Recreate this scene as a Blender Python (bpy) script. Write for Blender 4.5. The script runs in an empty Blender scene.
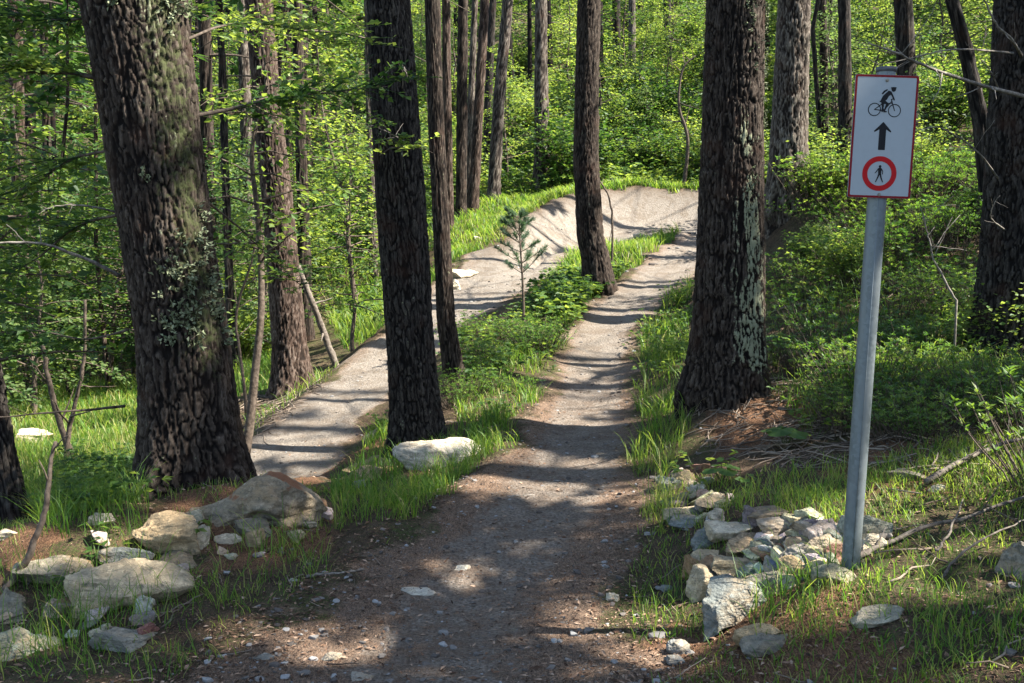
import bpy, bmesh, math, random
import numpy as np
from mathutils import Vector, Matrix

# ---------------------------------------------------------------- camera, sky, sun, exposure
W, HPX, F = 1024, 683, 996.0
CAM_Z, PITCH = 1.6, math.radians(6.36)
sc = bpy.context.scene
C = sc.collection
cam = bpy.data.cameras.new('camera')
cam.sensor_width = 36.0
cam.lens = 36.0 * F / W
cam.clip_start, cam.clip_end = 0.05, 500
camo = bpy.data.objects.new('camera', cam)
camo.location = (0, 0, CAM_Z)
camo.rotation_euler = (math.pi / 2 - PITCH, 0, 0)
C.objects.link(camo)
sc.camera = camo

PHI, ELEV = math.radians(9), math.radians(50)
SUN = np.array([math.cos(PHI) * math.cos(ELEV), -math.sin(PHI) * math.cos(ELEV), math.sin(ELEV)])
world = bpy.data.worlds.new('World')
sc.world = world
world.use_nodes = True
wn = world.node_tree
sky = wn.nodes.new('ShaderNodeTexSky')
sky.sky_type = 'NISHITA'
sky.sun_disc = False
sky.sun_elevation = ELEV
sky.sun_rotation = math.atan2(SUN[0], SUN[1])
wn.links.new(sky.outputs[0], wn.nodes['Background'].inputs[0])
wn.nodes['Background'].inputs[1].default_value = 0.10
sl = bpy.data.lights.new('sun', 'SUN')
sl.energy = 5.0
sl.angle = math.radians(0.5)
sl.color = (1.0, 0.94, 0.84)
so = bpy.data.objects.new('sun', sl)
so.rotation_euler = Vector(SUN).to_track_quat('Z', 'Y').to_euler()
so.location = (20, -5, 30)
C.objects.link(so)
sc.view_settings.view_transform = 'Standard'
sc.view_settings.look = 'None'
sc.view_settings.exposure = 2.3
sc.view_settings.gamma = 1.0
sc.view_settings.use_curve_mapping = False
cy = sc.cycles
cy.max_bounces = 7
cy.diffuse_bounces = 4
cy.glossy_bounces = 2
cy.transmission_bounces = 4
cy.transparent_max_bounces = 4
cy.use_denoising = True
cy.denoising_prefilter = 'ACCURATE'
cy.caustics_reflective = False
cy.caustics_refractive = False
cy.use_adaptive_sampling = True
cy.adaptive_threshold = 0.008
sc.render.filter_size = 1.2
cy.sample_clamp_indirect = 6.0

rng = np.random.default_rng(7)
random.seed(7)

# ---------------------------------------------------------------- helpers
def P(px, py, Y):
    r, w = (px - W / 2) / F, (py - HPX / 2) / F
    c, s = math.cos(PITCH), math.sin(PITCH)
    t = Y / (c - w * s)
    return np.array([r * t, Y, CAM_Z + t * (-s - w * c)])

def project(p):
    p = np.atleast_2d(p)
    c, s = math.cos(PITCH), math.sin(PITCH)
    y, z = p[:, 1], p[:, 2] - CAM_Z
    d = np.maximum(y * c - z * s, 1e-3)
    up = y * s + z * c
    return W / 2 + F * p[:, 0] / d, HPX / 2 - F * up / d, d

def _hash(ix, iy, iz, seed):
    h = (ix * 374761393 + iy * 668265263 + iz * 2147483647 + seed * 1274126177) & 0xFFFFFFFF
    h = ((h ^ (h >> 13)) * 1274126177) & 0xFFFFFFFF
    h = ((h ^ (h >> 16)) * 2246822519) & 0xFFFFFFFF
    return ((h ^ (h >> 15)) & 0xFFFFFF) / float(0xFFFFFF)

def vnoise(x, y, z=0.0, seed=0):
    x, y, z = np.broadcast_arrays(np.asarray(x, float), np.asarray(y, float), np.asarray(z, float))
    fx, fy, fz = np.floor(x), np.floor(y), np.floor(z)
    ix, iy, iz = fx.astype(np.int64), fy.astype(np.int64), fz.astype(np.int64)
    tx, ty, tz = x - fx, y - fy, z - fz
    tx, ty, tz = [t * t * t * (t * (t * 6 - 15) + 10) for t in (tx, ty, tz)]
    r = 0
    for dx in (0, 1):
        for dy in (0, 1):
            for dz in (0, 1):
                wgt = (tx if dx else 1 - tx) * (ty if dy else 1 - ty) * (tz if dz else 1 - tz)
                r = r + wgt * _hash(ix + dx, iy + dy, iz + dz, seed)
    return r

def fbm(x, y, z=0.0, seed=0, oct=4):
    r, a, n = 0, 0.5, 0
    for k in range(oct):
        f = 2.03 ** k
        r = r + a * vnoise(np.asarray(x) * f + 17.3 * k, np.asarray(y) * f + 5.1 * k, np.asarray(z) * f + 9.7 * k, seed + k)
        n += a
        a *= 0.5
    return r / n

def sstep(a, b, x):
    t = np.clip((x - a) / (b - a), 0, 1)
    return t * t * (3 - 2 * t)

def make_mesh(name, verts, faces, mats=None, attrs=None, smooth=True, fattrs=None):
    """verts (N,3); faces: list of int arrays (M,k), k = 3 or 4."""
    me = bpy.data.meshes.new(name)
    verts = np.asarray(verts, np.float32)
    if not isinstance(faces, list):
        faces = [faces]
    faces = [np.asarray(f, np.int32) for f in faces if len(f)]
    me.vertices.add(len(verts))
    me.vertices.foreach_set('co', verts.ravel())
    nl = sum(f.size for f in faces)
    npoly = sum(len(f) for f in faces)
    me.loops.add(nl)
    me.polygons.add(npoly)
    me.loops.foreach_set('vertex_index', np.concatenate([f.ravel() for f in faces]))
    tot = np.concatenate([np.full(len(f), f.shape[1], np.int32) for f in faces])
    st = np.concatenate([[0], np.cumsum(tot)[:-1]]).astype(np.int32)
    me.polygons.foreach_set('loop_start', st)
    me.polygons.foreach_set('loop_total', tot)
    me.polygons.foreach_set('use_smooth', np.full(npoly, smooth))
    for k, v in (attrs or {}).items():
        a = me.attributes.new(k, 'FLOAT', 'POINT')
        a.data.foreach_set('value', np.asarray(v, np.float32))
    for k, v in (fattrs or {}).items():
        a = me.attributes.new(k, 'FLOAT', 'FACE')
        a.data.foreach_set('value', np.asarray(v, np.float32))
    me.update(calc_edges=True)
    me.validate()
    if mats is not None:
        for m in (mats if isinstance(mats, (list, tuple)) else [mats]):
            me.materials.append(m)
    return me

def add_obj(name, me, parent=None, loc=None):
    o = bpy.data.objects.new(name, me)
    C.objects.link(o)
    if parent is not None:
        o.parent = parent
    if loc is not None:
        o.location = loc
    return o

def tag(o, label=None, cat=None, group=None, kind=None):
    if label: o['label'] = label
    if cat: o['category'] = cat
    if group: o['group'] = group
    if kind: o['kind'] = kind
    return o

def empty(name, loc, label, cat, group=None):
    o = bpy.data.objects.new(name, None)
    o.empty_display_size = 0.2
    o.location = loc
    C.objects.link(o)
    return tag(o, label, cat, group)

def copy_tree(o, parent=None):
    c = o.copy()
    C.objects.link(c)
    if parent is not None:
        c.parent = parent
    for ch in o.children:
        copy_tree(ch, c)
    return c

class Geo:
    """collects numpy geometry into one mesh"""
    def __init__(s):
        s.v, s.q, s.t, s.n, s.aq, s.at = [], [], [], 0, [], []
    def add(s, v, q=None, t=None, val=0.0):
        v = np.asarray(v, float).reshape(-1, 3)
        if q is not None and len(q):
            q = np.asarray(q); s.q.append(q + s.n); s.aq.append(np.broadcast_to(np.asarray(val, float), (len(q),)))
        if t is not None and len(t):
            t = np.asarray(t); s.t.append(t + s.n); s.at.append(np.broadcast_to(np.asarray(val, float), (len(t),)))
        s.v.append(v); s.n += len(v)
    def mesh(s, name, mat, smooth=True):
        f, a = [], []
        if s.q: f.append(np.concatenate(s.q)); a += s.aq
        if s.t: f.append(np.concatenate(s.t)); a += s.at
        return make_mesh(name, np.concatenate(s.v), f, mat, smooth=smooth, fattrs={'tint': np.concatenate(a)})

def two_mat_mesh(name, ga, ma, gb, mb):
    g = Geo(); nq = 0
    fa, fb = [], []
    off = 0
    vs, qs, qi, ts, ti, aq, at = [], [], [], [], [], [], []
    for k, gg in enumerate((ga, gb)):
        if not gg.n: continue
        vs += gg.v
        for q, a in zip(gg.q, gg.aq): qs.append(q + off); qi.append(np.full(len(q), k)); aq.append(a)
        for t, a in zip(gg.t, gg.at): ts.append(t + off); ti.append(np.full(len(t), k)); at.append(a)
        off += gg.n
    f = [np.concatenate(qs)] + ([np.concatenate(ts)] if ts else [])
    me = make_mesh(name, np.concatenate(vs), f, [ma, mb], smooth=False, fattrs={'tint': np.concatenate(aq + at)})
    me.polygons.foreach_set('material_index', np.concatenate(qi + ti).astype(np.int32))
    return me

def tube(g, pts, rad, ns=6, val=0.0, cap=True):
    pts = np.asarray(pts, float)
    rad = np.broadcast_to(np.asarray(rad, float), (len(pts),))
    d = np.gradient(pts, axis=0)
    d /= np.linalg.norm(d, axis=1)[:, None] + 1e-9
    ref = np.array([0, 0, 1.0]) if abs(d[0][2]) < 0.9 else np.array([1.0, 0, 0])
    a = np.cross(d, ref); a /= np.linalg.norm(a, axis=1)[:, None] + 1e-9
    b = np.cross(d, a)
    th = np.linspace(0, 2 * np.pi, ns, endpoint=False)
    v = pts[:, None, :] + rad[:, None, None] * (np.cos(th)[None, :, None] * a[:, None, :] + np.sin(th)[None, :, None] * b[:, None, :])
    n = len(pts)
    i = np.arange(n - 1)[:, None] * ns
    j = np.arange(ns)[None, :]
    jn = (j + 1) % ns
    q = np.stack([i + j, i + jn, i + ns + jn, i + ns + j], -1).reshape(-1, 4)
    v = v.reshape(-1, 3)
    t = None
    if cap:
        v = np.vstack([v, pts[:1], pts[-1:]])
        jj = np.arange(ns); jn = (jj + 1) % ns
        t = np.vstack([np.stack([np.full(ns, n * ns), jn, jj], -1),
                       np.stack([np.full(ns, n * ns + 1), (n - 1) * ns + jj, (n - 1) * ns + jn], -1)])
    g.add(v, q, t, val)

def unit(v):
    return v / (np.linalg.norm(v, axis=-1, keepdims=True) + 1e-9)

def leaves(g, pos, dirv, nrm, L, Wd, val, fold=0.25):
    """folded diamond leaves"""
    pos = np.asarray(pos); N = len(pos)
    if N == 0: return
    L = np.broadcast_to(np.asarray(L, float), (N,))[:, None]
    Wd = np.broadcast_to(np.asarray(Wd, float), (N,))[:, None]
    d = unit(dirv)
    s = unit(np.cross(d, nrm))
    n = np.cross(s, d)
    v0 = pos
    v1 = pos + d * L * 0.45 + s * Wd * 0.5 + n * Wd * fold
    v2 = pos + d * L
    v3 = pos + d * L * 0.45 - s * Wd * 0.5 + n * Wd * fold
    v = np.stack([v0, v1, v2, v3], 1).reshape(-1, 3)
    q = np.arange(4 * N).reshape(N, 4)
    g.add(v, q, None, np.broadcast_to(val, (N,)))

# ---------------------------------------------------------------- node helpers and materials
class NT:
    def __init__(s, name):
        s.m = bpy.data.materials.new(name); s.m.use_nodes = True
        s.t = s.m.node_tree; s.t.nodes.clear()
        s.out = s.t.nodes.new('ShaderNodeOutputMaterial')
    def n(s, typ, props=None, **ins):
        nd = s.t.nodes.new(typ)
        for k, v in (props or {}).items(): setattr(nd, k, v)
        for k, v in ins.items():
            k = int(k[1:]) if k[0] == 'i' and k[1:].isdigit() else k.replace('_', ' ')
            s.set(nd.inputs[k], v)
        return nd
    def set(s, sock, v):
        if isinstance(v, bpy.types.NodeSocket): s.t.links.new(v, sock)
        else:
            if isinstance(v, (tuple, list)) and len(v) == 3 and sock.type == 'RGBA': v = (*v, 1)
            sock.default_value = v
    def noise(s, scale, detail=4, rough=0.55, vec=None, dist=0.0):
        nd = s.n('ShaderNodeTexNoise', None, Scale=scale, Detail=detail, Roughness=rough, Distortion=dist)
        if vec is not None: s.t.links.new(vec, nd.inputs['Vector'])
        return nd.outputs['Fac']
    def math(s, op, a, b=0.0, c=0.0, clamp=False):
        return s.n('ShaderNodeMath', {'operation': op, 'use_clamp': clamp}, i0=a, i1=b, i2=c).outputs[0]
    def ramp(s, fac, lo, hi):
        return s.n('ShaderNodeMapRange', {'interpolation_type': 'SMOOTHSTEP'}, i0=fac, i1=lo, i2=hi, i3=0.0, i4=1.0).outputs[0]
    def mix(s, fac, a, b, mode='MIX'):
        nd = s.n('ShaderNodeMix', {'data_type': 'RGBA', 'blend_type': mode})
        s.set(nd.inputs[0], fac); s.set(nd.inputs[6], a); s.set(nd.inputs[7], b)
        return nd.outputs[2]
    def attr(s, name):
        return s.n('ShaderNodeAttribute', {'attribute_name': name}).outputs['Fac']
    def pos(s, obj=False):
        if obj: return s.n('ShaderNodeTexCoord').outputs['Object']
        return s.n('ShaderNodeNewGeometry').outputs['Position']
    def bump(s, h, strength=0.5, dist=0.02):
        return s.n('ShaderNodeBump', None, Height=h, Strength=strength, Distance=dist).outputs[0]
    def bsdf(s, col, rough=0.85, spec=0.25, nrm=None, metal=0.0):
        b = s.n('ShaderNodeBsdfPrincipled')
        s.set(b.inputs['Base Color'], col); s.set(b.inputs['Roughness'], rough)
        s.set(b.inputs['Specular IOR Level'], spec); s.set(b.inputs['Metallic'], metal)
        if nrm is not None: s.set(b.inputs['Normal'], nrm)
        return b.outputs[0]
    def finish(s, sh):
        s.t.links.new(sh, s.out.inputs[0]); return s.m

def leaf_mat(name, cols, trans, tfac=0.45, rough=0.55):
    m = NT(name)
    t = m.attr('tint')
    r = m.n('ShaderNodeObjectInfo').outputs['Random']
    f = m.math('MULTIPLY_ADD', m.math('SUBTRACT', r, 0.5), 0.65, t, True)
    c = m.mix(m.ramp(f, 0.0, 0.55), cols[0], cols[1])
    c = m.mix(m.ramp(f, 0.5, 1.0), c, cols[2])
    tc = m.mix(m.ramp(f, 0.0, 1.0), trans[0], trans[1])
    a = m.bsdf(c, rough, 0.3)
    b = m.n('ShaderNodeBsdfTranslucent', None, Color=tc).outputs[0]
    mx = m.n('ShaderNodeMixShader', None, i0=tfac)
    m.t.links.new(a, mx.inputs[1]); m.t.links.new(b, mx.inputs[2])
    return m.finish(mx.outputs[0])

M_LEAF = leaf_mat('broad_leaf', [(0.020, 0.050, 0.013), (0.055, 0.115, 0.022), (0.16, 0.205, 0.06)],
                  [(0.055, 0.14, 0.016), (0.44, 0.54, 0.075)], 0.45)
M_DARKLEAF = leaf_mat('shrub_leaf', [(0.026, 0.062, 0.013), (0.06, 0.125, 0.018), (0.13, 0.17, 0.03)],
                      [(0.09, 0.22, 0.02), (0.28, 0.42, 0.04)], 0.4, 0.45)
M_NEEDLE = leaf_mat('needle', [(0.018, 0.045, 0.014), (0.035, 0.085, 0.02), (0.07, 0.13, 0.03)],
                    [(0.05, 0.13, 0.02), (0.14, 0.26, 0.04)], 0.35, 0.6)
M_GRASS = leaf_mat('grass_blade', [(0.026, 0.070, 0.012), (0.075, 0.16, 0.018), (0.22, 0.20, 0.07)],
                   [(0.11, 0.27, 0.02), (0.42, 0.54, 0.06)], 0.45, 0.5)

def bark_mat(name, dark, mid, light, lich=(0.24, 0.24, 0.165), moss=(0.055, 0.065, 0.025), sc_=1.0):
    m = NT(name)
    p = m.pos(True)
    st = m.n('ShaderNodeMapping', None, Vector=p, Scale=(sc_, sc_, sc_ * 0.28)).outputs[0]
    n1 = m.noise(14, 6, 0.65, st)
    n2 = m.noise(55, 5, 0.7, st)
    n3 = m.noise(3.2, 3, 0.6, p)
    b = m.attr('bark')
    c = m.mix(m.ramp(m.math('ADD', b, m.math('MULTIPLY', m.math('SUBTRACT', n1, 0.5), 0.9)), 0.25, 0.7), dark, mid)
    c = m.mix(m.ramp(m.math('ADD', m.math('MULTIPLY', b, 0.35), n2), 0.68, 1.0), c, light)
    c = m.mix(m.math('MULTIPLY', m.ramp(n3, 0.52, 0.75), 0.45), c, (0.055, 0.027, 0.017))
    li = m.attr('lichen')
    lf = m.ramp(m.math('ADD', li, m.math('MULTIPLY', m.math('SUBTRACT', m.noise(38, 5, 0.7, p), 0.5), 1.3)), 0.5, 0.68)
    lc = m.mix(m.noise(70, 3, 0.6, p), (lich[0] * 0.55, lich[1] * 0.6, lich[2] * 0.5), lich)
    c = m.mix(lf, c, lc)
    mo = m.attr('moss')
    mf = m.ramp(m.math('ADD', mo, m.math('MULTIPLY', m.math('SUBTRACT', m.noise(22, 5, 0.7, p), 0.5), 1.4)), 0.45, 0.8)
    c = m.mix(m.math('MULTIPLY', mf, 0.8), c, moss)
    h = m.math('ADD', m.math('MULTIPLY', n1, 0.7), m.math('MULTIPLY', n2, 0.4))
    return m.finish(m.bsdf(c, 0.9, 0.15, m.bump(h, 0.9, 0.02)))

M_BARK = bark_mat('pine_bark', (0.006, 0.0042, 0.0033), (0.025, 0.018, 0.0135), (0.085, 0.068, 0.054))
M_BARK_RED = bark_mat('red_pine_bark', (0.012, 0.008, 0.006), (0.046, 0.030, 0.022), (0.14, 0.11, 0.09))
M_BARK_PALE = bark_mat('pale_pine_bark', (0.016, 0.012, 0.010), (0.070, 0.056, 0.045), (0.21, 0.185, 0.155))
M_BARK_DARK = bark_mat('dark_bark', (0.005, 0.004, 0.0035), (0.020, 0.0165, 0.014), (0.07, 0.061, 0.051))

def simple_mat(name, c0, c1, scale=20, rough=0.85, bump=0.4):
    m = NT(name); p = m.pos(True)
    n = m.noise(scale, 5, 0.6, p)
    return m.finish(m.bsdf(m.mix(m.ramp(n, 0.3, 0.7), c0, c1), rough, 0.2, m.bump(n, bump, 0.01)))

M_TWIG = simple_mat('twig_bark', (0.035, 0.026, 0.020), (0.11, 0.085, 0.065), 30)
M_DEADWOOD = simple_mat('weathered_wood', (0.07, 0.06, 0.05), (0.22, 0.195, 0.165), 25)
M_STEM = simple_mat('green_stem', (0.05, 0.06, 0.025), (0.10, 0.10, 0.045), 30)
# ---------------------------------------------------------------- terrain
CP = []   # world control points
def cp(*a):
    for px, py, Y in a: CP.append(P(px, py, Y))
# main trail
TRAIL_A = [(392, 860, 2.15, .92), (430, 683, 3.5, .80), (478, 580, 4.6, .62), (540, 510, 5.75, .54), (574, 455, 7.1, .47),
           (590, 400, 9.4, .42), (600, 345, 12, .42), (622, 308, 14, .46), (657, 280, 16, .52), (684, 257, 18.3, .6),
           (705, 245, 20.5, .7), (738, 232, 22.6, .9)]
TRAIL_B = [(522, 254, 19.9, .95), (512, 265, 18.6, 1.0), (488, 285, 17, .95), (450, 310, 15.3, .7), (388, 362, 13, .55),
           (340, 402, 11.3, .55), (297, 445, 9.9, .55), (266, 470, 9.15, .6), (225, 482, 8.9, .55), (180, 480, 9.2, .4)]
for t in (TRAIL_A, TRAIL_B):
    cp(*[q[:3] for q in t])
# berm: inner edge, ridge, back of the ridge
cp((560, 250, 21), (600, 246, 21.6), (650, 240, 22.2))
cp((700, 192, 26), (640, 188, 26.2), (590, 191, 25.8), (560, 201, 25), (535, 215, 23.5), (515, 233, 21.8), (492, 254, 19.8), (462, 273, 18))
cp((700, 196, 28), (640, 193, 28), (590, 195, 28), (545, 203, 27), (505, 222, 24), (475, 246, 21), (445, 275, 18.6), (400, 330, 16))
cp((640, 233, 23.6), (690, 230, 23.9), (640, 208, 25.1), (600, 212, 24.6), (600, 233, 23.4), (565, 226, 23.0), (548, 238, 21.6), (530, 236, 21.3))
cp((610, 258, 18.8), (640, 250, 20.2), (575, 275, 17.2), (560, 300, 15.2))
# bank between the two trails
cp((420, 450, 8), (452, 395, 9.5), (470, 440, 7.8), (500, 400, 9), (520, 350, 11.3), (480, 340, 12.5), (395, 450, 8.6),
   (540, 310, 14), (450, 480, 6.7), (390, 500, 6.1), (340, 505, 5.9))
# left bank
cp((200, 492, 6.2), (300, 525, 5.35), (200, 575, 4.5), (60, 620, 4.1), (-80, 660, 3.8), (0, 560, 5.0), (12, 522, 6.6),
   (-60, 520, 6.6), (100, 490, 7.6), (270, 500, 5.8), (60, 440, 13), (130, 410, 15), (20, 410, 17), (-100, 420, 15), (100, 375, 22), (-200, 420, 20))
cp((292, 388, 13), (245, 378, 14.5), (230, 370, 17), (340, 335, 17), (400, 305, 20), (350, 268, 26), (300, 285, 24), (420, 222, 30),
   (300, 215, 38), (100, 290, 40), (-150, 300, 40), (449, 232, 23), (461, 216, 25.5), (494, 205, 27))
# right bank
cp((690, 480, 6), (650, 430, 7.6), (650, 380, 9.6), (640, 345, 12), (668, 310, 14), (690, 270, 17), (730, 412, 7.5), (770, 395, 7.7))
cp((740, 560, 4.4), (690, 620, 3.95), (848, 556, 3.86), (900, 650, 3.15), (1000, 580, 3.6), (1100, 600, 3.3), (900, 440, 5.5), (1010, 450, 5.2),
   (1010, 348, 8), (850, 335, 8.6), (930, 330, 8.2), (1120, 330, 8), (800, 300, 10), (740, 300, 12), (790, 212, 13), (850, 185, 15),
   (940, 210, 11.5), (1040, 200, 11), (740, 240, 17), (720, 215, 22), (900, 130, 20), (1040, 110, 20), (1200, 120, 18))
# hill behind
cp((541, 193, 29), (631, 170, 31), (690, 165, 31), (760, 150, 30), (631, 86, 44), (500, 110, 42), (400, 120, 45), (300, 110, 50), (100, 110, 60), (-200, 130, 60),
   (850, 70, 36), (1000, 40, 36), (700, 40, 50), (550, 30, 55), (1200, 20, 36))
for X in (-90, -50, -20, 0, 25, 60, 100):
    CP.append(np.array([X, 92, 30 + 0.10 * X + 0.0 * abs(X)]))
for X, z in ((-8, -1.4), (-3, -0.2), (-1, 0.0), (0.5, 0.0), (2, 0.45), (6, 2.0)):
    CP.append(np.array([X, -6, z])); CP.append(np.array([X * 1.0, 0.0, z]))
CP = np.array(CP)

def uv(x, y):
    yy = np.maximum(y, -5.0) + 7
    return x / yy * 5.0, 3.0 * np.log(yy)
def tps_k(du, dv):
    r2 = du * du + dv * dv
    return r2 * np.log(r2 + 1e-9)
_cu, _cv = uv(CP[:, 0], CP[:, 1])
_n = len(CP)
_K = tps_k(_cu[:, None] - _cu[None], _cv[:, None] - _cv[None]) + 0.004 * np.eye(_n)
_Pm = np.stack([np.ones(_n), _cu, _cv], 1)
_A = np.block([[_K, _Pm], [_Pm.T, np.zeros((3, 3))]])
_sol = np.linalg.solve(_A, np.concatenate([CP[:, 2], np.zeros(3)]))
def tps(x, y):
    out = np.empty(len(x))
    for i in range(0, len(x), 20000):
        u, v = uv(x[i:i + 20000], y[i:i + 20000])
        out[i:i + 20000] = tps_k(u[:, None] - _cu[None], v[:, None] - _cv[None]) @ _sol[:_n] + _sol[_n] + _sol[_n + 1] * u + _sol[_n + 2] * v
    return out

def dense_line(tr):
    w = np.array([[*P(a, b, c), h] for a, b, c, h in tr])
    w = np.vstack([2 * w[0] - w[1], w, 2 * w[-1] - w[-2]])
    out = []
    for i in range(1, len(w) - 2):
        p0, p1, p2, p3 = w[i - 1:i + 3]
        for t in np.linspace(0, 1, 14, endpoint=False):
            out.append(0.5 * (2 * p1 + (p2 - p0) * t + (2 * p0 - 5 * p1 + 4 * p2 - p3) * t * t + (3 * p1 - p0 - 3 * p2 + p3) * t ** 3))
    out.append(w[-2])
    return np.array(out)
LINE_A, LINE_B = dense_line(TRAIL_A), dense_line(TRAIL_B)
def near_line(line, x, y):
    d = np.empty(len(x)); k = np.empty(len(x), int)
    for i in range(0, len(x), 20000):
        dd = (x[i:i + 20000, None] - line[None, :, 0]) ** 2 + (y[i:i + 20000, None] - line[None, :, 1]) ** 2
        j = dd.argmin(1); k[i:i + 20000] = j; d[i:i + 20000] = np.sqrt(dd[np.arange(len(j)), j])
    return d, line[k, 3], line[k, 2]

def in_poly(x, y, poly):
    r = np.zeros(len(x), bool)
    n = len(poly)
    for i in range(n):
        x1, y1 = poly[i]; x2, y2 = poly[(i + 1) % n]
        c = ((y1 > y) != (y2 > y)) & (x < (x2 - x1) * (y - y1) / (y2 - y1 + 1e-12) + x1)
        r ^= c
    return r
def poly_sd(x, y, poly):
    d = np.full(len(x), 1e9)
    for i in range(len(poly)):
        a, b = np.array(poly[i]), np.array(poly[(i + 1) % len(poly)])
        ab = b - a
        t = np.clip(((x - a[0]) * ab[0] + (y - a[1]) * ab[1]) / (ab @ ab + 1e-12), 0, 1)
        d = np.minimum(d, np.hypot(x - a[0] - t * ab[0], y - a[1] - t * ab[1]))
    return np.where(in_poly(x, y, poly), d, -d)
RIM = [tuple(P(*q)[:2]) for q in ((760, 200, 25.8), (700, 193, 25.9), (640, 189, 26.0), (600, 191, 25.7), (570, 197, 25.0), (545, 205, 24.2), (522, 216, 23.0), (506, 232, 21.4), (492, 252, 19.6), (478, 270, 18.0))]
BERM = [tuple(P(*q)[:2]) for q in ((700, 193, 25.9), (640, 189, 26.0), (600, 191, 25.7), (570, 197, 25.0), (545, 205, 24.2), (522, 216, 23.0), (506, 232, 21.4), (492, 252, 19.6), (474, 272, 18.0),
        (470, 296, 16.6), (528, 280, 17.6), (545, 262, 19.5), (562, 250, 21), (600, 246, 21.6), (650, 239, 22.2), (700, 229, 22.8), (745, 236, 22.3), (790, 225, 23.5), (770, 200, 25.8))]

rowsY = [-14.0]
while rowsY[-1] < 95:
    y = rowsY[-1]
    rowsY.append(y + (0.022 + 0.0085 * y if y > 2.6 else 0.06 + 0.11 * (2.6 - y)))
rowsY = np.array(rowsY)
NC = 430
sgrid = np.linspace(-1, 1, NC)
sgrid = 0.6 * sgrid + 0.4 * sgrid ** 3
def half_w(y): return 7.0 + 1.0 * np.maximum(y, 0)
GX = sgrid[None, :] * half_w(rowsY)[:, None]
GY = np.broadcast_to(rowsY[:, None], GX.shape)
gx, gy = GX.ravel().copy(), GY.ravel().copy()
gz = tps(gx, gy)
dA, hA, zA = near_line(LINE_A, gx, gy)
dB, hB, zB = near_line(LINE_B, gx, gy)
sdB = np.full(len(gx), -9.0)
_sel = (gy > 14) & (gy < 30) & (np.abs(gx) < 14)
sdB[_sel] = poly_sd(gx[_sel], gy[_sel], BERM)
jit = (fbm(gx * 1.6, gy * 1.6, 0, 3) - 0.5) * 0.6 + (fbm(gx * 6, gy * 6, 0, 5, 3) - 0.5) * 0.34
trA = np.clip(0.5 + (hA - dA + jit * (0.6 + hA * .5)) / 0.5, 0, 1)
trB = np.clip(0.5 + (hB - dB + jit) / 0.5, 0, 1)
brm = np.clip(0.5 + (sdB + jit * 0.7) / 0.35, 0, 1)
flatA = (1 - sstep(hA * 0.8, hA * 1.7 + 0.1, dA)) * (1 - sstep(0.2, 0.9, sdB))
flatB = (1 - sstep(hB * 0.8, hB * 1.8 + 0.1, dB)) * (1 - sstep(0.0, 0.6, sdB))
gz = gz + (zA - 0.02 + 0.04 * np.minimum(dA / hA, 1.1) ** 2 - gz) * flatA
gz = gz + (zB - 0.02 + 0.02 * np.minimum(dB / hB, 1.1) ** 2 - gz) * flatB
trail = np.maximum(np.maximum(trA, trB), brm)
# the banked wall: a lip along the rim and a hollow face below it
dR = np.full(len(gx), 9.0)
for a_, b_ in zip(RIM[:-1], RIM[1:]):
    a_, b_ = np.array(a_), np.array(b_); ab = b_ - a_
    t_ = np.clip(((gx - a_[0]) * ab[0] + (gy - a_[1]) * ab[1]) / (ab @ ab), 0, 1)
    dR = np.minimum(dR, np.hypot(gx - a_[0] - t_ * ab[0], gy - a_[1] - t_ * ab[1]))
ins = sdB > 0
fade = sstep(17.6, 20.5, gy)
gz = gz + fade * (0.16 * np.exp(-(dR / 0.45) ** 2) - np.where(ins, 0.34 * np.exp(-((dR - 1.15) / 0.65) ** 2), 0))
lip = np.exp(-(dR / 0.28) ** 2) * fade
rough = 0.25 + 0.75 * (1 - trail)
gz = gz + rough * ((fbm(gx * 0.9, gy * 0.9, 0, 11, 4) - 0.5) * 0.16 * (1 + gy.clip(0, 60) / 25) + (fbm(gx * 5, gy * 5, 0, 21, 4) - 0.5) * 0.07)
# the stone pile's mound and the mounds under boulders and trunks
def mound(px, py, Y, r, h, ry=None):
    global gz
    p = P(px, py, Y)
    gz = gz + h * np.exp(-(((gx - p[0]) / r) ** 2 + ((gy - p[1]) / (ry or r)) ** 2))
mound(755, 540, 4.75, 0.42, 0.10)
mound(270, 490, 5.9, 0.5, 0.10)
mound(725, 415, 7.5, 0.55, 0.16)
mound(20, 560, 5.1, 0.5, 0.10)
GZ = gz.reshape(GX.shape)

def H(x, y):
    x = np.atleast_1d(np.asarray(x, float)); y = np.atleast_1d(np.asarray(y, float))
    r = np.clip(np.searchsorted(rowsY, y) - 1, 0, len(rowsY) - 2)
    fy = np.clip((y - rowsY[r]) / (rowsY[r + 1] - rowsY[r]), 0, 1)
    s = np.clip(x / half_w(y), -1, 1)
    c = np.clip(np.searchsorted(sgrid, s) - 1, 0, NC - 2)
    fx = np.clip((s - sgrid[c]) / (sgrid[c + 1] - sgrid[c]), 0, 1)
    return (GZ[r, c] * (1 - fx) * (1 - fy) + GZ[r, c + 1] * fx * (1 - fy) + GZ[r + 1, c] * (1 - fx) * fy + GZ[r + 1, c + 1] * fx * fy)
def _g(arr):
    A = arr.reshape(GX.shape)
    def f(x, y):
        x = np.atleast_1d(np.asarray(x, float)); y = np.atleast_1d(np.asarray(y, float))
        r = np.clip(np.searchsorted(rowsY, y), 0, len(rowsY) - 1)
        c = np.clip(np.searchsorted(sgrid, np.clip(x / half_w(y), -1, 1)), 0, NC - 1)
        return A[r, c]
    return f
trail_at = _g(trail)

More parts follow.
